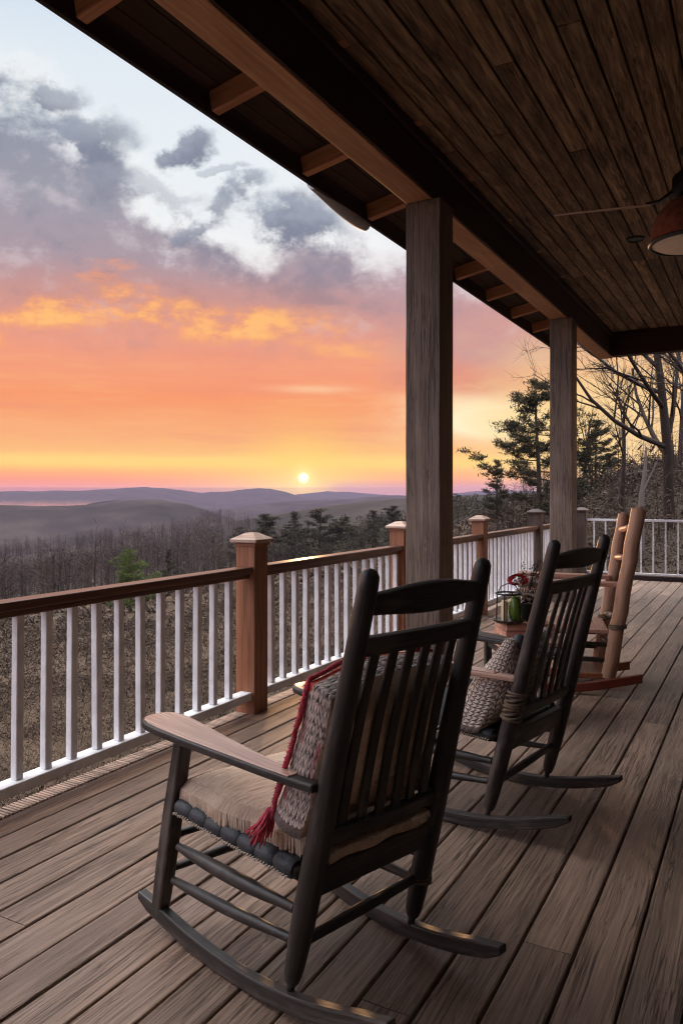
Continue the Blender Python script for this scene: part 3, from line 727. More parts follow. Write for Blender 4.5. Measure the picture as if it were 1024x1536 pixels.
for k in range(1500):
    e=random.random(); 
    if e<.45: u,v=-1,random.uniform(-1,1); o=(-1,0)
    elif e<.65: u,v=1,random.uniform(-1,1); o=(1,0)
    elif e<.85: u,v=random.uniform(-1,1),-1; o=(0,-1)
    else: u,v=random.uniform(-1,1),1; o=(0,1)
    p=Vector(cpt(u*.93,v*.93,1)); e0=Vector(cpt(u,v,1)); e1=Vector(cpt(u,v,0)); j=random.uniform(-.008,.008); d=Vector((o[0],o[1],0)); s=Vector((-o[1],o[0],0))
    ln=random.uniform(.6,1.25)*(.6 if (v==-1 and o[1]==-1) else 1); w=random.uniform(.0018,.0042)
    a=p+Vector((0,0,.002)); b=e0+d*.006+s*j*.5+Vector((0,0,.003)); c=e0.lerp(e1,ln)+d*random.uniform(.003,.010)+s*j
    vs=[a-s*w,a+s*w,b+s*w,b-s*w,c+s*w*.4,c-s*w*.4]; ww=random.random()*3
    mb.add(vs,[(0,1,2,3),(3,2,4,5)],[(ww,ww,0),(ww,ww+.01,0),(ww+.03,ww+.01,0),(ww+.03,ww,0),(ww+.06,ww+.01,0),(ww+.06,ww,0)])
mb.build('straw_fringe',M['straw'],cu)
# striped throw pillow leaning on the slats
pt=thing('throw_pillow','striped throw pillow with red edging and knitted sides in the foreground rocking chair','pillow',(C1[0],C1[1],0),T1)
lean=-.252; 
def P1(x,y,z):
    zz=.735+z*.968; u=zz; yc=-.238+(zz-.07)*lean+.091; q=z/.215; w_=max(0.,y/.075)
    sag=.010*math.sin(x*9+1)*(.4+.6*max(0,q))-.020*max(0,q)*(x/.24)**2
    return Vector((x-.006-.020*(1-q)*.5,yc+y*.97+(.014*math.sin(x*11+z*6)+.016*max(0,-q))*w_,zz+y*.25+sag))
pillow('pillow_body',{'front':M['stripe'],'back':M['tan'],'side':M['knit_dark']},P1,.490,.43,.165,pt,gus=.60,expn=.55)
mb=MB()
W,Hh,T=.485,.43,.15
edge=[]
for i in range(64):
    q=i/64*4; sdn=int(q); fq=q-sdn
    u,v=[(-1+2*fq,-1),(1,-1+2*fq),(1-2*fq,1),(-1,1-2*fq)][sdn]; edge.append((u*W/2*1.015,v*Hh/2*1.02))
pts=[P1(x+random.uniform(-.003,.003),.165/2*.60+.003,z+random.uniform(-.003,.003)) for x,z in edge]; pts.append(pts[0])
mb.tube(pts,[.0075+random.uniform(-.002,.002) for _ in pts],8,caps=False)
for i in range(len(pts)-1):
    for k in range(16):
        p_=pts[i].lerp(pts[i+1],random.random()); d=(p_-P1(0,.05,0)).normalized()+Vector((random.gauss(0,.7),random.gauss(0,.7),random.gauss(0,.7))); d.normalize(); ln=random.uniform(.006,.015)
        mb.tube([p_,p_+d*ln*.5,p_+d*ln+Vector((0,0,-.004))],[.0022,.0018,.0009],4)
mb.build('red_piping',M['red'],pt,smooth=True)
mb=MB(); c0=P1(-W/2,T/2*.75,-Hh/2)
for k in range(60):
    a=random.uniform(0,6.28); r=random.uniform(0,.022); tip=c0+Vector((-.03+r*math.cos(a)*1.6,.02+r*math.sin(a)*1.6,-.035-random.random()*.045)); mid=c0+Vector((-.012+r*math.cos(a),.008+r*math.sin(a),-.02))
    mb.tube([c0+Vector((random.uniform(-.008,.008),random.uniform(-.008,.008),.018)),mid,tip],[.004,.0035,.002],5)
mb.build('tassel',M['red'],pt,smooth=True)
# ---------------- second chair
C2=(-1.204,3.439); T2=1.378
ch2=chair('rocking_chair','dark rocking chair behind the foreground one, holding a chunky knit cushion',C2,T2,wb=.282,wf=.315,wt=.262,wr=.275,arm_mat=M['arm'])
mb=MB(); u0=.545
for k in range(10):
    z=.495+.0118*k; yb=-.238+(z-.07)*lean
    pts=[(-.276+(.038+.003*math.sin(k*2.1))*math.cos(a),yb+(.038+.003*math.cos(k*1.7))*math.sin(a),z+.008*math.sin(a+k*1.3)) for a in [2*math.pi*i/16 for i in range(17)]]; mb.tube(pts,.0062,6,caps=False)
mb.build('twine_binding',M['twine'],ch2,smooth=True)
kp=thing('knit_cushion','chunky cream and brown knit cushion leaning in the second rocking chair','cushion',(C2[0],C2[1],0),T2)
def P2(x,y,z):
    q=(z+.19)/.38; zz=.425+q*.385; k=1.28-.80*q; yb=-.238+(zz-.07)*lean+.040
    return Vector(((x)*(1.12-.30*q)-.09,yb+.105*k+y*k,zz+y*.12))
pillow('cushion_body',{'front':M['knit'],'back':M['knit'],'side':M['knit']},P2,.43,.38,.235,kp,gus=.42,expn=.7)
mb=MB(); c=P2(-.15,-.04,.185)
mb.lathe([(0,-.032),(.018,-.028),(.029,-.014),(.033,0),(.029,.014),(.018,.028),(0,.032)],c,14); mb.build('pompom',M['darkweave'],kp,smooth=True)
# ---------------- log rocker further back
lt=thing('log_rocking_chair','tan log rocking chair beyond the two dark ones, its thick posts leaning back','rocking chair',(-1.19,6.08,0),1.84)
def W2L(p,o=(-1.19,6.08),th=1.84):
    v=Matrix.Rotation(-th,2)@Vector((p[0]-o[0],p[1]-o[1])); return Vector((v.x,v.y,p[2]))
def px3(px,py,d):
    X_,Y_=ray(px,d); return W2L((X_,Y_,CAMH-(py-740)/FPX*d))
pa0,pa1=px3(912,1016,5.52),px3(957,764,5.35); pb0,pb1=px3(893,1003,6.02),px3(935,772,6.05)
for a,b,r in((pa0,pa1,.052),(pb0,pb1,.046)):
    pts=[a.lerp(b,i/10)+Vector((math.sin(i*1.7)*.004,math.cos(i*2.3)*.004,0)) for i in range(11)]; d=(b-a).normalized(); pts.append(b+d*.008)
    mb=MB(); mb.tube(pts,[r*(.97+.03*math.sin(i*1.9)) for i in range(11)]+[r*.7],18); mb.build('back_post',M['log'],lt,smooth=True,auto=40)
for u,r in((.20,.018),(.36,.026),(.72,.024),(.9,.026)):
    mb=MB(); mb.tube([pa0.lerp(pa1,u),pb0.lerp(pb1,u)],r,12); mb.build('back_rung',M['log'] if u>.5 else M['chair'],lt,smooth=True)
fw=Vector((0,1,0)); 
fa0=pa0+Vector((.0,.52,-.02)); fb0=pb0+Vector((.0,.52,-.02))
for f0 in(fa0,fb0):
    mb=MB(); mb.tube([(f0.x,f0.y,.09),(f0.x,f0.y-.01,.40),(f0.x,f0.y-.02,.74)],[.045,.05,.045],14); mb.build('front_leg',M['log'],lt,smooth=True,auto=40)
for a,f0 in((pa0,fa0),(pb0,fb0)):
    for z in(.22,.33):
        mb=MB(); mb.tube([(a.x,a.y-.03*0,z),(f0.x,f0.y,z)],.018,10); mb.build('side_stretcher',M['chair'],lt,smooth=True)
    st=[((a.x+.0,a.y-.10,.765),.10,.03),((a.x,a.y+.2,.77),.13,.03),((f0.x,f0.y+.08,.775),.15,.03)]
    mb=MB(); mb.sweep(st,(1,0,0),(0,0,1)); mb.build('arm',M['table'],lt,bevel=.006)
mb=MB()
for k in range(6):
    y=lerp(pa0.y-.0,fa0.y,(k+.5)/6); mb.box(((pa0.x+pb0.x)/2,y,.43),(abs(pa0.x-pb0.x)+.10,.085,.028),Matrix.Rotation(random.uniform(-.02,.02),3,'Z'))
mb.build('seat',M['table'],lt,bevel=.005)
# rockers : one red brown tipped up behind, one tan
ra,rb=px3(963,1017,5.28),px3(850,1044,5.45)
d=(rb-ra); rb=ra+d*1.9
mb=MB(); st=[]
for i in range(13):
    u=i/12; p=ra.lerp(rb,u); z=.115*(max(0,1-u/.55))**1.25+.10*(max(0,(u-.65)/.35))**1.6+.032; st.append(((p.x,p.y,z+.0),.045,.060))
side=Vector((d.y,-d.x,0)).normalized(); mb.sweep(st,side,(0,0,1)); mb.build('rocker',M['redrock'],lt,bevel=.006)
sh=Vector((pb0.x-pa0.x,0,0))
mb=MB(); st=[((c[0]+sh.x,c[1]+.02,c[2]*.8+.008),w,h) for (c,w,h) in [(Vector(q[0]),q[1],q[2]) for q in st]]; mb.sweep(st,side,(0,0,1)); mb.build('rocker',M['oak'],lt,bevel=.006)
mb=MB(); mid=(pa0+pb0)/2; mb.box((mid.x,mid.y+.10,.105),(abs(sh.x)+.06,.20,.04)); mb.box((mid.x,mid.y+.30,.165),(abs(sh.x)+.0,.12,.035)); mb.build('foot_board',M['oak'],lt,bevel=.006)
for a,b,r,u in((pa0,pa1,.052,.30),(pb0,pb1,.046,.33)):
    mb=MB()
    for k in range(3):
        c=a.lerp(b,u+.010*k); mb.tube([(c.x+(r+.006)*math.cos(q),c.y+(r+.006)*math.sin(q),c.z+.004*math.sin(q*2+k)) for q in [2*math.pi*i/16 for i in range(17)]],.0055,6,caps=False)
    mb.build('twine_binding',M['twine'],lt,smooth=True)
# ---------------- side table and what stands on it
TX,TY=ray(785,4.93); TH=R_(33); TZ=.50
tb=thing('side_table','low square wooden side table between the rocking chairs, holding flowers and a lantern','side table',(TX,TY,0),TH)
mb=MB()
for k in range(4): mb.box((0,-.165+.11*k,TZ-.014),(.44,.106,.028),None,0)
mb.build('table_top',M['table'],tb,bevel=.004)
for s in(-1,1):
    mb=MB(); mb.box((0,s*.18,TZ-.06),(.36,.022,.06)); mb.build('apron',M['chair'],tb,bevel=.003)
    mb=MB(); mb.box((s*.18,0,TZ-.061),(.022,.336,.058)); mb.build('apron',M['chair'],tb,bevel=.003)
    for q in(-1,1):
        mb=MB(); mb.box((s*.185,q*.185,(TZ-.03)/2),(.045,.045,TZ-.031)); mb.build('leg',M['chair'],tb,bevel=.006)
def px3w(px,py,d):
    X_,Y_=ray(px,d); return Vector((X_,Y_,CAMH-(py-740)/FPX*d))
bx,by=ray(786,4.98); YB=YAW+R_(8)
wb_=thing('wooden_box','low planked wooden box lying on the side table','box',(bx,by,TZ),YB)
for k in range(2):
    mb=MB(); mb.box((0,0,.024+.042*k),(.33-.01*k,.22,.040),None,0); mb.build('plank',M['table'],wb_,bevel=.004)
for s in(-1,1):
    mb=MB(); mb.box((s*.14,0,.088),(.025,.20,.008),None,1); mb.build('batten',M['table'],wb_,bevel=.002)
BZ=TZ+.093
lx,ly=ray(762,4.90)
ln=thing('lantern','small black open lantern with a pale candle on the wooden box','lantern',(lx,ly,BZ),YAW+R_(14))
mb=MB(); mb.lathe([(0,0),(.075,0),(.094,.012),(.098,.022),(.088,.022),(.0,.014)],n=28); mb.build('tray',M['black'],ln,smooth=True,auto=40)
for q in range(4):
    an=math.pi/4+q*math.pi/2; mb=MB(); mb.tube([(.080*math.cos(an),.080*math.sin(an),.014),(.074*math.cos(an),.074*math.sin(an),.185)],.0045,8); mb.build('upright',M['black'],ln)
mb=MB(); mb.tube([(.078*math.cos(a),.078*math.sin(a),.187) for a in [2*math.pi*i/24 for i in range(25)]],.006,8,caps=False); tp=mb.build('top_ring',M['black'],ln,smooth=True)
mb=MB(); mb.tube([(-.076,0,.19),(-.05,0,.235),(0,0,.252),(.05,0,.235),(.076,0,.19)],.003,6); mb.build('handle',M['black'],ln,smooth=True)
mb=MB(); mb.lathe([(0,.016),(.019,.016),(.020,.10),(.019,.145),(.012,.148),(0,.144)],(-.035,-.015,0),18); cd=mb.build('candle',M['candle'],ln,smooth=True,auto=40)
jx,jy=ray(772,4.88)
jr=thing('glass_jar','rounded green glass jar standing inside the black lantern','jar',(jx,jy,BZ+.016),0)
mb=MB(); mb.lathe([(0,0),(.024,.001),(.036,.02),(.040,.06),(.037,.105),(.026,.135),(.022,.15),(.026,.157),(.022,.157),(.019,.148),(.033,.104),(.036,.06),(.032,.022),(0,.006)],n=26); mb.build('glass_body',M['jar'],jr,smooth=True)
fxx,fyy=ray(792,5.02)
fl=thing('flower_arrangement','dried white flowers with one red bloom and dark twigs on the wooden box','flowers',(fxx,fyy,BZ),0)
mb=MB(); mb.lathe([(0,0),(.055,0),(.072,.06),(.075,.11),(.069,.11),(.062,.05),(0,.02)],n=22); mb.build('pot',M['black'],fl,smooth=True,auto=40)
# directions in picture sense
Rv=Vector((cY,sY,0)); Fv=Vector((-sY,cY,0))
mb=MB(); tw=MB()
for k in range(230):
    a=random.uniform(-1,1); b=random.uniform(-1,1)*.6; h=random.uniform(.05,.30); q=Rv*(a*.10+.01)+Fv*b*.10+Vector((0,0,h-.05*abs(a)))
    if random.random()<.25: tw.tube([Vector((0,0,.06)),q*.6+Vector((0,0,.02)),q],[.002,.0016,.001],4)
    for p in range(5):
        d=Vector((random.gauss(0,1),random.gauss(0,1),random.gauss(0,1))).normalized(); s=d.orthogonal().normalized(); c=q+d*.006; w=random.uniform(.006,.011)
        mb.add([c-s*w,c+d*w,c+s*w,c-d*w+d.cross(s)*w],[(0,1,2,3)],[(0,0,0)]*4)
mb.build('white_blooms',M['dryflower'],fl)
for k in range(26):
    a=random.uniform(-.2,1); q=Rv*(a*.13)+Fv*random.uniform(-.07,.07)+Vector((0,0,random.uniform(.26,.40)-.05*abs(a-.5)))
    m_=q*.55+Vector((random.uniform(-.02,.02),random.uniform(-.02,.02),.03)); tw.tube([Vector((0,0,.06)),m_,q],[.003,.002,.0012],5)
    for p in range(9):
        d=Vector((random.gauss(0,1),random.gauss(0,1),random.gauss(0,1))).normalized(); s=d.orthogonal().normalized(); c=m_.lerp(q,random.uniform(.55,1.05))+d*.012; w=random.uniform(.005,.010)
        tw.add([c-s*w*.5,c+d*w*1.6,c+s*w*.5,c-d*w],[(0,1,2,3)],[(0,0,0)]*4)
tw.build('dark_twigs',M['twig'],fl)
mb=MB(); rc=-Rv*.075+Vector((0,0,.262))-Fv*.02
for k in range(240):
    d=Vector((random.gauss(0,1),random.gauss(0,1),random.gauss(0,.7))).normalized(); c=rc+Rv*d.x*.058+Fv*d.y*.04+Vector((0,0,d.z*.032)); s=d.orthogonal().normalized(); w=random.uniform(.008,.014)
    mb.add([c-s*w,c+d*w*.9+s*w*.3,c+s*w,c-d*w*.4],[(0,1,2,3)],[(random.random(),0,0)]*4)
mb.build('red_bloom',M['petal'],fl)
# ================================================================ LAND
PXS=np.array([-2500,-1200,-400,0,250,500,650,750,850,1000,1200,1700,3000],float)
def interp_px(px,vals): return np.interp(px,PXS,vals)
def vnoise(x,y,seed=0):
    """smooth value noise, arrays"""
    xi=np.floor(x).astype(np.int64); yi=np.floor(y).astype(np.int64); fx=x-xi; fy=y-yi; fx=fx*fx*(3-2*fx); fy=fy*fy*(3-2*fy)
    def h(a,b):
        n=(a*374761393+b*668265263+seed*1442695041)&0x7fffffff; n=((n^(n>>13))*1274126177)&0x7fffffff; return ((n^(n>>16))&0xffff)/65535.0
    return (h(xi,yi)*(1-fx)+h(xi+1,yi)*fx)*(1-fy)+(h(xi,yi+1)*(1-fx)+h(xi+1,yi+1)*fx)*fy
def fbm(x,y,o=4,seed=0):
    s=0;a=.5
    for i in range(o): s=s+a*vnoise(x*2**i+i*17.3,y*2**i-i*9.1,seed+i); a*=.5
    return s*1.07-.5
RIDGES=[ # distance, width, [(px,py)...], crest roughness
 (470,150,[(-1500,850),(0,840),(200,818),(270,803),(330,786),(400,772),(470,761),(540,753),(610,746),(700,742),(900,736),(1600,730)],2.0),
 (1050,150,[(-1500,750),(-200,762),(0,757),(100,758),(150,756),(190,751),(240,749.5),(285,756),(320,767),(360,779),(420,792),(700,800),(1600,790)],2.6),
 (2300,300,[(-1500,800),(0,790),(250,780),(320,767),(380,757),(440,752),(500,749),(560,745),(610,744),(720,742),(1000,744),(1600,740)],5),
 (4600,420,[(-1500,742),(-200,740),(0,737),(60,736.5),(120,736),(170,733),(215,730.5),(260,734),(300,739),(340,737),(380,733),(405,732.5),(430,738),(460,747),(520,754),(1600,754)],7),
 (7400,600,[(-1500,741),(0,742),(400,747),(450,741),(490,736.5),(530,738),(570,742),(640,743),(720,736),(1000,735),(1600,738)],9)]
def height(az,r):
    px=512+FPX*np.tan(np.clip(az,-1.2,1.2)); px=np.clip(px,-2500,3000); ca=np.cos(np.clip(az,-1.2,1.2))
    slope=interp_px(px,[-.12,-.13,-.138,-.136,-.118,-.080,-.045,.0,.035,.066,.07,.04,.0])
    rc=interp_px(px,[200,200,200,190,180,170,150,110,95,95,95,95,100])     # where the near slope ends
    z0=interp_px(px,[-2.6,-2.6,-2.6,-2.6,-2.6,-2.5,-2.5,-2.5,-2.3,-2.2,-2.2,-2.4,-2.4])
    near=z0+slope*(np.minimum(r,rc)-7)
    fall=np.clip((r-rc)/np.where(px>700,500,np.interp(px,[0,450],[320,600])),0,1); fall=fall*fall*(3-2*fall)
    vb=-66+38*np.clip((r-1200)/700,0,1)*np.clip((330-px)/120,0,1)-14*np.clip((r-1200)/900,0,1)*np.clip((px-260)/120,0,1); z=near*(1-fall)+vb*fall
    for D,w,pr,ro in RIDGES:
        pr=np.array(pr,float); cy=np.interp(px,pr[:,0],pr[:,1]); cz=(740-cy)/FPX*D*ca
        cz=cz+ro*1.2*fbm(az*D/55.0,r*0+D,4,int(D))
        k=np.exp(-((r-D)/np.where(r<D,w*1.3,w))**2); z=np.maximum(z, vb+(cz-vb)*k) if D>600 else np.where(r>rc,np.maximum(z,z+(cz-z)*k),z)
    z=z+np.clip(r/60,0,1)*np.clip((400-r)/200,0.1,1)*fbm(az*r/9.0,r/9.0,4,3)*2.2+fbm(az*r/1.6,r/1.6,3,5)*.35*np.clip((60-r)/40,0,1)
    return z+CAMH
def ground_z(x,y):
    x=np.asarray(x,float);y=np.asarray(y,float); f=-x*sY+y*cY; r_=x*cY+y*sY
    return height(np.arctan2(r_,f),np.hypot(x,y))
def az_xy(az,r): # relative azimuth (right positive) -> world
    f=np.cos(az)*r; q=np.sin(az)*r; return -f*sY+q*cY, f*cY+q*sY
def build_ground():
    azs=np.concatenate([np.linspace(-math.pi,-.62,60,endpoint=False),np.linspace(-.62,.62,380,endpoint=False),np.linspace(.62,math.pi,60,endpoint=False)])
    rs=np.concatenate([[.5,2,3.5],np.geomspace(5,9500,230)])
    A,Rr=np.meshgrid(azs,rs); Z=height(A,Rr); Z=np.where(Rr<3.0,CAMH-2.6,Z); Xx,Yy=az_xy(A,Rr)
    V=np.stack([Xx,Yy,Z],-1).reshape(-1,3); n=len(azs); m=len(rs)
    i,j=np.meshgrid(np.arange(m-1),np.arange(n),indexing='ij'); a=i*n+j; b=i*n+(j+1)%n
    Fc=np.stack([a,b,b+n,a+n],-1).reshape(-1,4)
    m_,g,p=newmat('wooded_ground'); tc=g.nodes.new('ShaderNodeTexCoord'); P=X(g,tc.outputs['Object'])
    n1=noise(P,.9,8,.62); n2=noise(P,.05,6,.6); n3=noise(P,.012,5,.55)
    col=(n1*.55+n2*.45).ramp([(.3,(.022,.014,.010)),(.48,(.050,.034,.023)),(.6,(.085,.060,.041)),(.72,(.06,.048,.03))])
    col=mix(n3.sst(.5,.62)*.6,col,(.035,.042,.022)); col=mix(n2.sst(.55,.7)*.5,col,(.05,.042,.036))
    gx,gy,gz=xyz(P); far=(gx*gx+gy*gy)._m('SQRT').sst(60,260); wood_=n3.ramp([(.35,(.008,.007,.007)),(.5,(.021,.017,.0155)),(.62,(.038,.029,.024)),(.75,(.012,.012,.009))])
    rt=((gx*cY+gy*sY)/(gy*cY-gx*sY)._m('MAXIMUM',.5)).sst(.12,.3); col=mix(rt*.6,col,(.018,.013,.010)); col=mix(far*.92,col,wood_)
    setin(g,p,'Base Color',col); p.inputs['Roughness'].default_value=.95; p.inputs['Specular IOR Level'].default_value=.1; bump(g,p,n1,.8,.25)
    o=obj_of(np_mesh('hillside_ground',V,Fc,m_,smooth=True),'hillside_ground'); return tag(o,'brown wooded hillside falling to the valley and the far ridges','ground',kind='structure')
build_ground()
# lake
def build_lake():
    zl=CAMH-24.0; pts_n=[];pts_f=[]
    for px in range(-1800,185,20):
        az=math.atan((px-512)/FPX); pts_n.append((az,1500 if px<120 else 1500+(px-120)*25)); pts_f.append((az,4300 if px<120 else 4300-(px-120)*18))
    V=[];Fc=[]
    for (a,b),(c,d) in zip(pts_n,pts_f): V.append((*az_xy(a,b),zl)); V.append((*az_xy(c,d),zl))
    for i in range(len(pts_n)-1): Fc.append((2*i,2*i+2,2*i+3,2*i+1))
    m_,g,p=newmat('lake_water'); p.inputs['Base Color'].default_value=(.04,.05,.06,1); p.inputs['Roughness'].default_value=.05
    tc=g.nodes.new('ShaderNodeTexCoord'); n=noise(X(g,tc.outputs['Object']),.05,4); bump(g,p,n,.15,.5)
    o=obj_of(np_mesh('lake',V,Fc,m_),'lake'); tag(o,'far pale lake lying between the wooded ridges','lake',kind='structure')
build_lake()
# ---------------------------------------------------------------- vegetation arrays
class Soup:
    """triangle/quad soup with a tint per vertex"""
    def __init__(s): s.V=[];s.F=[];s.T=[];s.n=0
    def add(s,V,Fc,T): s.V.append(np.asarray(V,np.float32)); s.F.append(np.asarray(Fc,np.int32)+s.n); s.T.append(np.asarray(T,np.float32)); s.n+=len(V)
    def mesh(s,name,mat): return np_mesh(name,np.concatenate(s.V),np.concatenate(s.F),mat,{'tint':np.concatenate(s.T)})
def blades(C,Dr,Ln,Wd,T):
    """thin quads: base C, direction Dr, length, width"""
    n=len(C); ref=rng.normal(size=(n,3)); s=np.cross(Dr,ref); s/=np.linalg.norm(s,axis=1,keepdims=True)+1e-9
    s=s*Wd[:,None]*.5; tip=C+Dr*Ln[:,None]; V=np.stack([C-s,C+s,tip+s*.5,tip-s*.5],1).reshape(-1,3)
    Fc=np.arange(4*n).reshape(n,4); return V,Fc,np.repeat(T,4)
def unit(a): return a/(np.linalg.norm(a,axis=-1,keepdims=True)+1e-9)
def tubes_soup(sp,paths,n=4,tint=.5):
    for pts,rad in paths:
        pts=np.asarray(pts,float); m=len(pts); t=unit(np.gradient(pts,axis=0)); ref=np.array([.3,.9,.2]); N=unit(np.cross(t,ref)); B=np.cross(t,N)
        an=np.arange(n)*2*np.pi/n; V=(pts[:,None]+(N[:,None]*np.cos(an)[None,:,None]+B[:,None]*np.sin(an)[None,:,None])*np.asarray(rad)[:,None,None]).reshape(-1,3)
        i,j=np.meshgrid(np.arange(m-1),np.arange(n),indexing='ij'); a=i*n+j; b=i*n+(j+1)%n
        sp.add(V,np.stack([a,b,b+n,a+n],-1).reshape(-1,4),np.full(len(V),tint)+rng.uniform(-.15,.15))
# ---- pines
def pine_meshes(H,seed,crown0=.25,spread=.28,nb=46,needle='needle',gap=.35,dens=34,cl=.34):
    r=np.random.default_rng(seed); tr=Soup(); lf=Soup()
    k=np.linspace(0,1,12); lean=r.normal(0,.012,2)*H; trunk=np.stack([lean[0]*k**2+np.sin(k*6)*.01*H,lean[1]*k**2,H*k],-1)
    tubes_soup(tr,[(trunk,H*.020*(1-k)**.8+.012)],7,.45)
    for b in range(nb):
        h=crown0+(1-crown0)*((b+r.uniform(0,1))/nb); h=min(h,.995)
        if r.uniform()<gap*.5: continue
        a=r.uniform(0,2*np.pi); L=H*spread*((1-h)**.72+.06)*r.uniform(.45,1.15)*(1 if h<.9 else .8)
        base=np.array([np.interp(h,k,trunk[:,0]),np.interp(h,k,trunk[:,1]),h*H]); d=np.array([math.cos(a),math.sin(a),0]); up=r.uniform(-.12,.25)+.25*h
        u=np.linspace(0,1,6); path=base+d*L*u[:,None]+np.array([0,0,1])*(L*(up*u-.12*np.sin(u*np.pi)+.10*u**3))[:,None]+r.normal(0,.012*L,(6,3))*u[:,None]
        tubes_soup(tr,[(path,H*.0052*(1-u*.8)*(.4+(1-h)))],4,.4)
        nc=max(3,int(L/(H*.02))); 
        for c in range(nc):
            q=r.uniform(.28,1.04); p=np.array([np.interp(min(q,1),u,path[:,i]) for i in range(3)])+r.normal(0,1,3)*np.array([.07,.07,.025])*L
            m=int(dens*r.uniform(.6,1.3)); cc=p+r.normal(0,1,(m,3))*np.array([cl,cl,cl*.38])*H*.055
            D=unit(r.normal(0,1,(m,3))+np.array([0,0,.35])+d*.4); 
            V,Fc,T=blades(cc,D,r.uniform(.014,.030,m)*H,r.uniform(.0035,.007,m)*H,np.clip(r.uniform(.1,.9)*.6+r.uniform(0,.4,m),0,1)); lf.add(V,Fc,T)
    return tr.mesh('trunk',M['bark']),lf.mesh('crown',M[needle])
def place_tree(name,meshes,x,y,z,label,cat='tree',group=None,rz=None,s=1.0,lean=0.,wide=1.0):
    t=thing(name,label,cat,(x,y,z),random.uniform(0,6.28) if rz is None else rz,group); t.scale=(s*wide,s*wide,s)
    if lean: t.rotation_euler=(Matrix.Rotation(lean,3,Vector((-sY,cY,0)))@Matrix.Rotation(rz,3,'Z')).to_euler()
    for me,nm in zip(meshes,('trunk','crown')): obj_of(me,nm,t)
    return t
def spot(px,r):
    az=math.atan((px-512)/FPX); x,y=az_xy(az,r); return float(x),float(y),float(ground_z(x,y))
def top_scale(px,r,py,H):
    """scale so that the tree top shows at py"""
    x,y,z=spot(px,r); d=r*math.cos(math.atan((px-512)/FPX)); zt=CAMH+(740-py)/FPX*d; return (x,y,z-.15),max(.2,(zt-z+.15)/H)
PA=pine_meshes(10,11,crown0=.10,spread=.58,nb=74,gap=.6,dens=40)
PB=pine_meshes(10,23,crown0=.28,spread=.56,nb=50,gap=.3,dens=50)
PC=pine_meshes(10,37,crown0=.12,spread=.26,nb=50,gap=.2,dens=36)
PG=pine_meshes(10,51,crown0=.10,spread=.55,nb=54,needle='needle_green',gap=.1,dens=40,cl=.42)
p,s=top_scale(806,46,566,10); place_tree('pine_tree',PA,*p,'tall open pine silhouetted against the sunset beside the far porch pillar','pine tree','pines on the hillside',.8,s)
p,s=top_scale(893,52,632,10); place_tree('pine_tree',PB,*p,'shorter broad pine seen through the gap right of the far porch pillar','pine tree','pines on the hillside',2.2,s)
p,s=top_scale(745,62,690,10); place_tree('pine_tree',PC,*p,'low bushy pine at the left foot of the tall open pine','pine tree','pines on the hillside',4.0,s)
p,s=top_scale(196,55,824,10); place_tree('young_pine',PG,*p,'bright green young pine showing over the handrail left of the first railing post','pine tree',None,1.0,s)
p,s=top_scale(254,75,824,10); place_tree('young_pine',PC,*p,'small dark evergreen between the bright green young pine and the railing post','pine tree',None,1.0,s)
for px,rr,py,mm,lab in ((396,150,773,PB,'dark evergreen rising over the woods just right of the first railing post'),(441,165,768,PC,'slender dark evergreen standing almost below the setting sun'),(479,150,762,PA,'tall evergreen in the valley woods right of the setting sun'),(520,160,776,PB,'rounded evergreen midway between the setting sun and the near pillar'),(560,150,766,PC,'dense evergreen among the woods left of the near pillar'),(591,140,760,PB,'dark evergreen directly beside the left edge of the near pillar')):
    p,s=top_scale(px,rr,py,10); place_tree('evergreen_tree',mm,*p,lab,'evergreen tree','evergreens in the valley woods',None,s,0.,1.55)
# ---- bare trees
def bare_mesh(H,seed,depth=5,spreadf=1.0,name='bare',twigs=True,thin=1.0):
    r=np.random.default_rng(seed); tr=Soup(); br=Soup()
    def grow(p,d,L,rad,lv,sp):
        n=6 if lv==0 else 4; pts=[p];q=p.copy();dd=d.copy()
        for i in range(n):
            dd=unit(dd+r.normal(0,.09 if lv else .04,3)+np.array([0,0,.05 if lv else .02])); q=q+dd*L/n; pts.append(q)
        u=np.linspace(0,1,n+1); rads=rad*(1-u*(.62 if lv<depth-1 else .85)); tubes_soup(tr if lv==0 else br,[(np.array(pts),rads)],7 if lv==0 else (5 if lv==1 else 3),.4)
        if lv>=depth-1: return
        nb=[9,5,5,4,3][lv]
        for b in range(nb):
            f=r.uniform(.32 if lv==0 else .2,1.0); i=int(f*n); i=min(i,n-1); pp=pts[i]+(pts[i+1]-pts[i])*(f*n-i)
            ax=unit(np.cross(dd,r.normal(0,1,3))); ang=r.uniform(.45,1.05)*spreadf; nd=unit(dd*math.cos(ang)+ax*math.sin(ang))
            grow(pp,nd,L*r.uniform(.38,.66)*(1.1-.35*f if lv==0 else 1),max(.004,np.interp(f,u,rads)*.62),lv+1,sp)
    grow(np.zeros(3),unit(np.array([r.normal(0,.05),r.normal(0,.05),1.])),H*.62,H*.016*thin,0,None)
    return tr.mesh('trunk',M['greybark']),br.mesh('crown',M['greybark'])
BA=bare_mesh(10,3,5,.95); BB=bare_mesh(10,8,5,.8); BC=bare_mesh(10,14,5,1.1); BD=bare_mesh(10,21,4,.9)
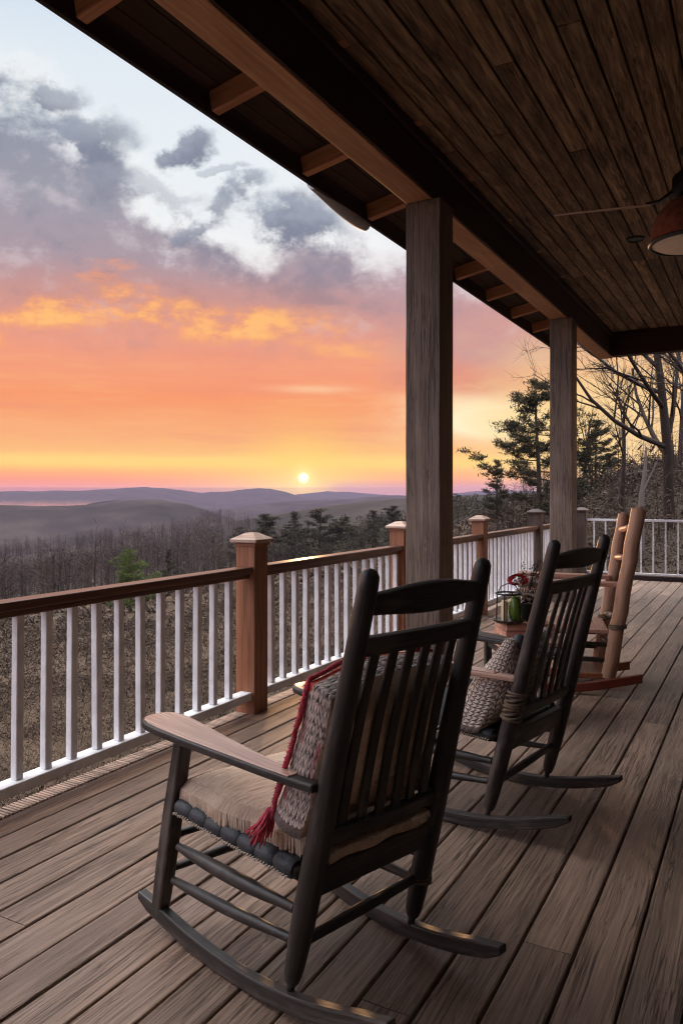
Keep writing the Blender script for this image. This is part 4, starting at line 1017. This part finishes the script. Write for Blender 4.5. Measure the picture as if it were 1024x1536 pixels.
for px,rr,H,mm,rz,ln_,lab in ((1004,26,12.0,BA,.4,-.20,'large leafless tree whose dark trunk rises behind the far end railing'),(1052,21,9.5,BC,2.0,-.1,'leafless tree at the right picture edge spreading thin branches over the far end railing'),(930,34,7.5,BB,1.2,.05,'slim leafless tree behind the far railing, beside the shorter broad pine'),(1016,44,10.0,BB,3.6,-.05,'farther leafless tree standing right of the large leafless trunk'),(872,58,8.5,BD,5.0,0,'thin leafless tree farthest back, next to the far porch pillar')):
    x,y,z=spot(px,rr); place_tree('bare_tree',mm,x,y,z-.1,lab,'bare tree','leafless trees behind the far railing',rz,H/10,ln_)
# pale dead snag
x,y,z=spot(955,19); sn=thing('dead_snag','pale broken dead tree stub rising behind the log rocking chair','dead tree',(x,y,z-.1),0)
sp=Soup(); k=np.linspace(0,1,9); zt=CAMH+(740-672)/FPX*18-z+.1
tubes_soup(sp,[(np.stack([.18*k+.02*np.sin(k*9),.05*k,zt*k],-1),.11*(1-k)**.7+.012)],8,.95); tubes_soup(sp,[(np.stack([.10+.35*k,.0*k,zt*.62+.8*k],-1),.03*(1-k)+.006)],5,.9)
obj_of(sp.mesh('trunk',M['greybark']),'trunk',sn)
# ---- undergrowth : dry brush on the slope outside the porch
def inside_porch(x,y): return (x>-3.05)&(y<13.6)
def brush():
    sp=Soup()
    def scatter(n,r0,r1,a0,a1,hmax,lnm,wd,per,pw=1.0,dk=1.0):
        u=rng.uniform(0,1,n); r=(r0**pw+(r1**pw-r0**pw)*u)**(1/pw); az=rng.uniform(a0,a1,n); x,y=az_xy(az,r)
        ok=~inside_porch(x,y); x,y,r,az=x[ok],y[ok],r[ok],az[ok]; z=height(az,r)
        cl=fbm(x/2.2,y/2.2,3,8); keep=rng.uniform(-.5,.45,len(x))<cl+.12; x,y,z,cl,r=x[keep],y[keep],z[keep],cl[keep],r[keep]; m=len(x)
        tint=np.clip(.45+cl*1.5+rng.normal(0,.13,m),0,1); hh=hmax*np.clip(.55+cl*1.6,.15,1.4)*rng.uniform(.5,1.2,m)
        C=np.repeat(np.stack([x,y,z],-1),per,0); H=np.repeat(hh,per); k=len(C)
        C=C+np.stack([rng.normal(0,.16,k)*H*1.2,rng.normal(0,.16,k)*H*1.2,rng.uniform(0,1,k)**1.2*H],-1)
        D=unit(np.stack([rng.normal(0,1,k),rng.normal(0,1,k),rng.normal(.35,.8,k)],-1)); T=np.clip(np.repeat(tint,per)+rng.normal(0,.2,k),0,1)
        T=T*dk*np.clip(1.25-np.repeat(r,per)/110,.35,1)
        sc=np.clip(np.repeat(r,per)/14,.55,3.2)
        V,Fc,TT=blades(C,D,rng.uniform(.5,1.2,k)*lnm*sc,rng.uniform(.5,1.2,k)*wd*sc,T); sp.add(V,Fc,TT)
        # stems
        C=np.stack([x,y,z],-1); D=unit(np.stack([rng.normal(0,.8,m),rng.normal(0,.8,m),np.ones(m)],-1)); V,Fc,TT=blades(C,D,hh*.9,np.full(m,.006)*np.clip(r/12,.7,3),np.clip(tint*.5,0,1)); sp.add(V,Fc,TT)
    scatter(15000,4.5,17,-.95,.2,.75,.06,.015,13,1.3)
    scatter(12000,14,45,-.6,.35,1.1,.075,.018,11,1.2)
    scatter(9000,12,75,.12,.62,1.5,.10,.016,12,1.2,.6)
    scatter(6000,42,150,-.55,.62,1.8,.16,.05,7,1.3)
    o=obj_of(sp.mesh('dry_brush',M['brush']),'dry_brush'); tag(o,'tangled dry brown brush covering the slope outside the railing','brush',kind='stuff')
brush()
# ---- leafless woods : many slim trees reading as one mass
def woods():
    sp=Soup(); n=3600
    r=rng.uniform(115**1.15,600**1.15,n)**(1/1.15); az=rng.uniform(-.62,.16,n)
    xs,ys=az_xy(az,r); zs=height(az,r); px=512+FPX*np.tan(az)
    ok=(px<300)|(r<np.interp(px,[300,420],[600,300])); xs,ys,zs,px,r,az=xs[ok],ys[ok],zs[ok],px[ok],r[ok],az[ok]; n=len(xs)
    H=rng.uniform(8.5,12.5,n)*np.where(px>330,np.interp(px,[330,480],[.85,.5]),1)
    def addset(x,y,z,H,tw):
        n=len(x); T=np.clip(rng.normal(.5,.2,n),0,1); C=np.stack([x,y,z],-1); D=unit(np.stack([rng.normal(0,.05,n),rng.normal(0,.05,n),np.ones(n)],-1))
        
        for _ in(0,1):
            V,Fc,TT=blades(C,D,H*.92,H*.017,np.clip(T+.08,0,1)); V=V.reshape(-1,4,3); mid=(V[:,2]+V[:,3])/2; V[:,2]=mid+(V[:,2]-mid)*.1; V[:,3]=mid+(V[:,3]-mid)*.1; sp.add(V.reshape(-1,3),Fc,TT)
        C2=np.repeat(C,tw,0); H2=np.repeat(H,tw); D2=np.repeat(D,tw,0); k=len(C2); f=rng.uniform(.22,.97,k); B=C2+D2*(f*H2)[:,None]
        dd=unit(np.stack([rng.normal(0,1,k),rng.normal(0,1,k),rng.uniform(.1,1.5,k)],-1)); V,Fc,TT=blades(B,dd,H2*((1.05-f)*rng.uniform(.2,.5,k)+.05),H2*.0045,np.repeat(T,tw)); sp.add(V,Fc,TT)
    addset(xs,ys,zs,H,44)
    # the thicket on the rising slope to the right
    n=260; r=rng.uniform(24,95,n); az=rng.uniform(.20,.62,n); xs,ys=az_xy(az,r); zs=height(az,r)
    addset(xs,ys,zs,rng.uniform(1.8,4.2,n)*np.clip(r/45,.75,1.25),20)
    o=obj_of(sp.mesh('winter_woods',M['woods']),'winter_woods'); tag(o,'bare winter woods filling the valley and the slope beyond the porch','woods',kind='stuff')
woods()
def conifers():
    """far small evergreens that read as one dark mass below the sun"""
    sp=Soup(); n=250; r=rng.uniform(115,250,n); px=rng.uniform(330,760,n); px[:34]=rng.uniform(-60,330,34); r[:34]=rng.uniform(140,330,34); az=np.arctan((px-512)/FPX); x,y=az_xy(az,r); z=height(az,r); H=rng.uniform(3.2,6.5,n)*np.clip(r/170,.7,1.3)*np.interp(px,[0,330,420,620,760],[1.3,1.1,1,1,.8])
    per=150; C=np.repeat(np.stack([x,y,z],-1),per,0); H2=np.repeat(H,per); k=len(C); f=rng.uniform(.12,1,k)
    wob=np.repeat(rng.uniform(.26,.46,n),per); rad=H2*wob*(1-f)**.6*np.sqrt(rng.uniform(0,1,k)); a=rng.uniform(0,6.28,k)
    C=C+np.stack([np.cos(a)*rad,np.sin(a)*rad,f*H2],-1); D=unit(np.stack([np.cos(a),np.sin(a),rng.uniform(-.3,.6,k)],-1))
    V,Fc,T=blades(C,D,H2*rng.uniform(.05,.11,k),H2*.03,np.clip(np.repeat(rng.uniform(.1,.8,n),per)*.6+rng.uniform(0,.4,k),0,1)); sp.add(V,Fc,T)
    o=obj_of(sp.mesh('evergreen_woods',M['needle']),'evergreen_woods'); tag(o,'far evergreen woods reading as one dark green belt behind the railing','woods',kind='stuff')
conifers()
# ---------------------------------------------------------------- haze
def haze():
    mb=MB(); mb.box((0,0,(-75+72)/2),(16800,16800,147)); m_=bpy.data.materials.new('haze'); m_.use_nodes=True; g=m_.node_tree; g.nodes.clear()
    o_=g.nodes.new('ShaderNodeOutputMaterial'); v=g.nodes.new('ShaderNodeVolumePrincipled'); v.inputs['Color'].default_value=(.22,.195,.285,1); v.inputs['Density'].default_value=HAZE; v.inputs['Anisotropy'].default_value=.25
    g.links.new(v.outputs[0],o_.inputs['Volume']); o=mb.build('haze',m_); tag(o,'thin pale evening haze hanging over the valley','haze',kind='stuff'); return o
haze()
S.cycles.max_bounces=6; S.cycles.diffuse_bounces=4; S.cycles.glossy_bounces=3; S.cycles.transmission_bounces=4; S.cycles.volume_bounces=0; S.cycles.transparent_max_bounces=4
S.cycles.sample_clamp_indirect=6; S.cycles.use_denoising=True
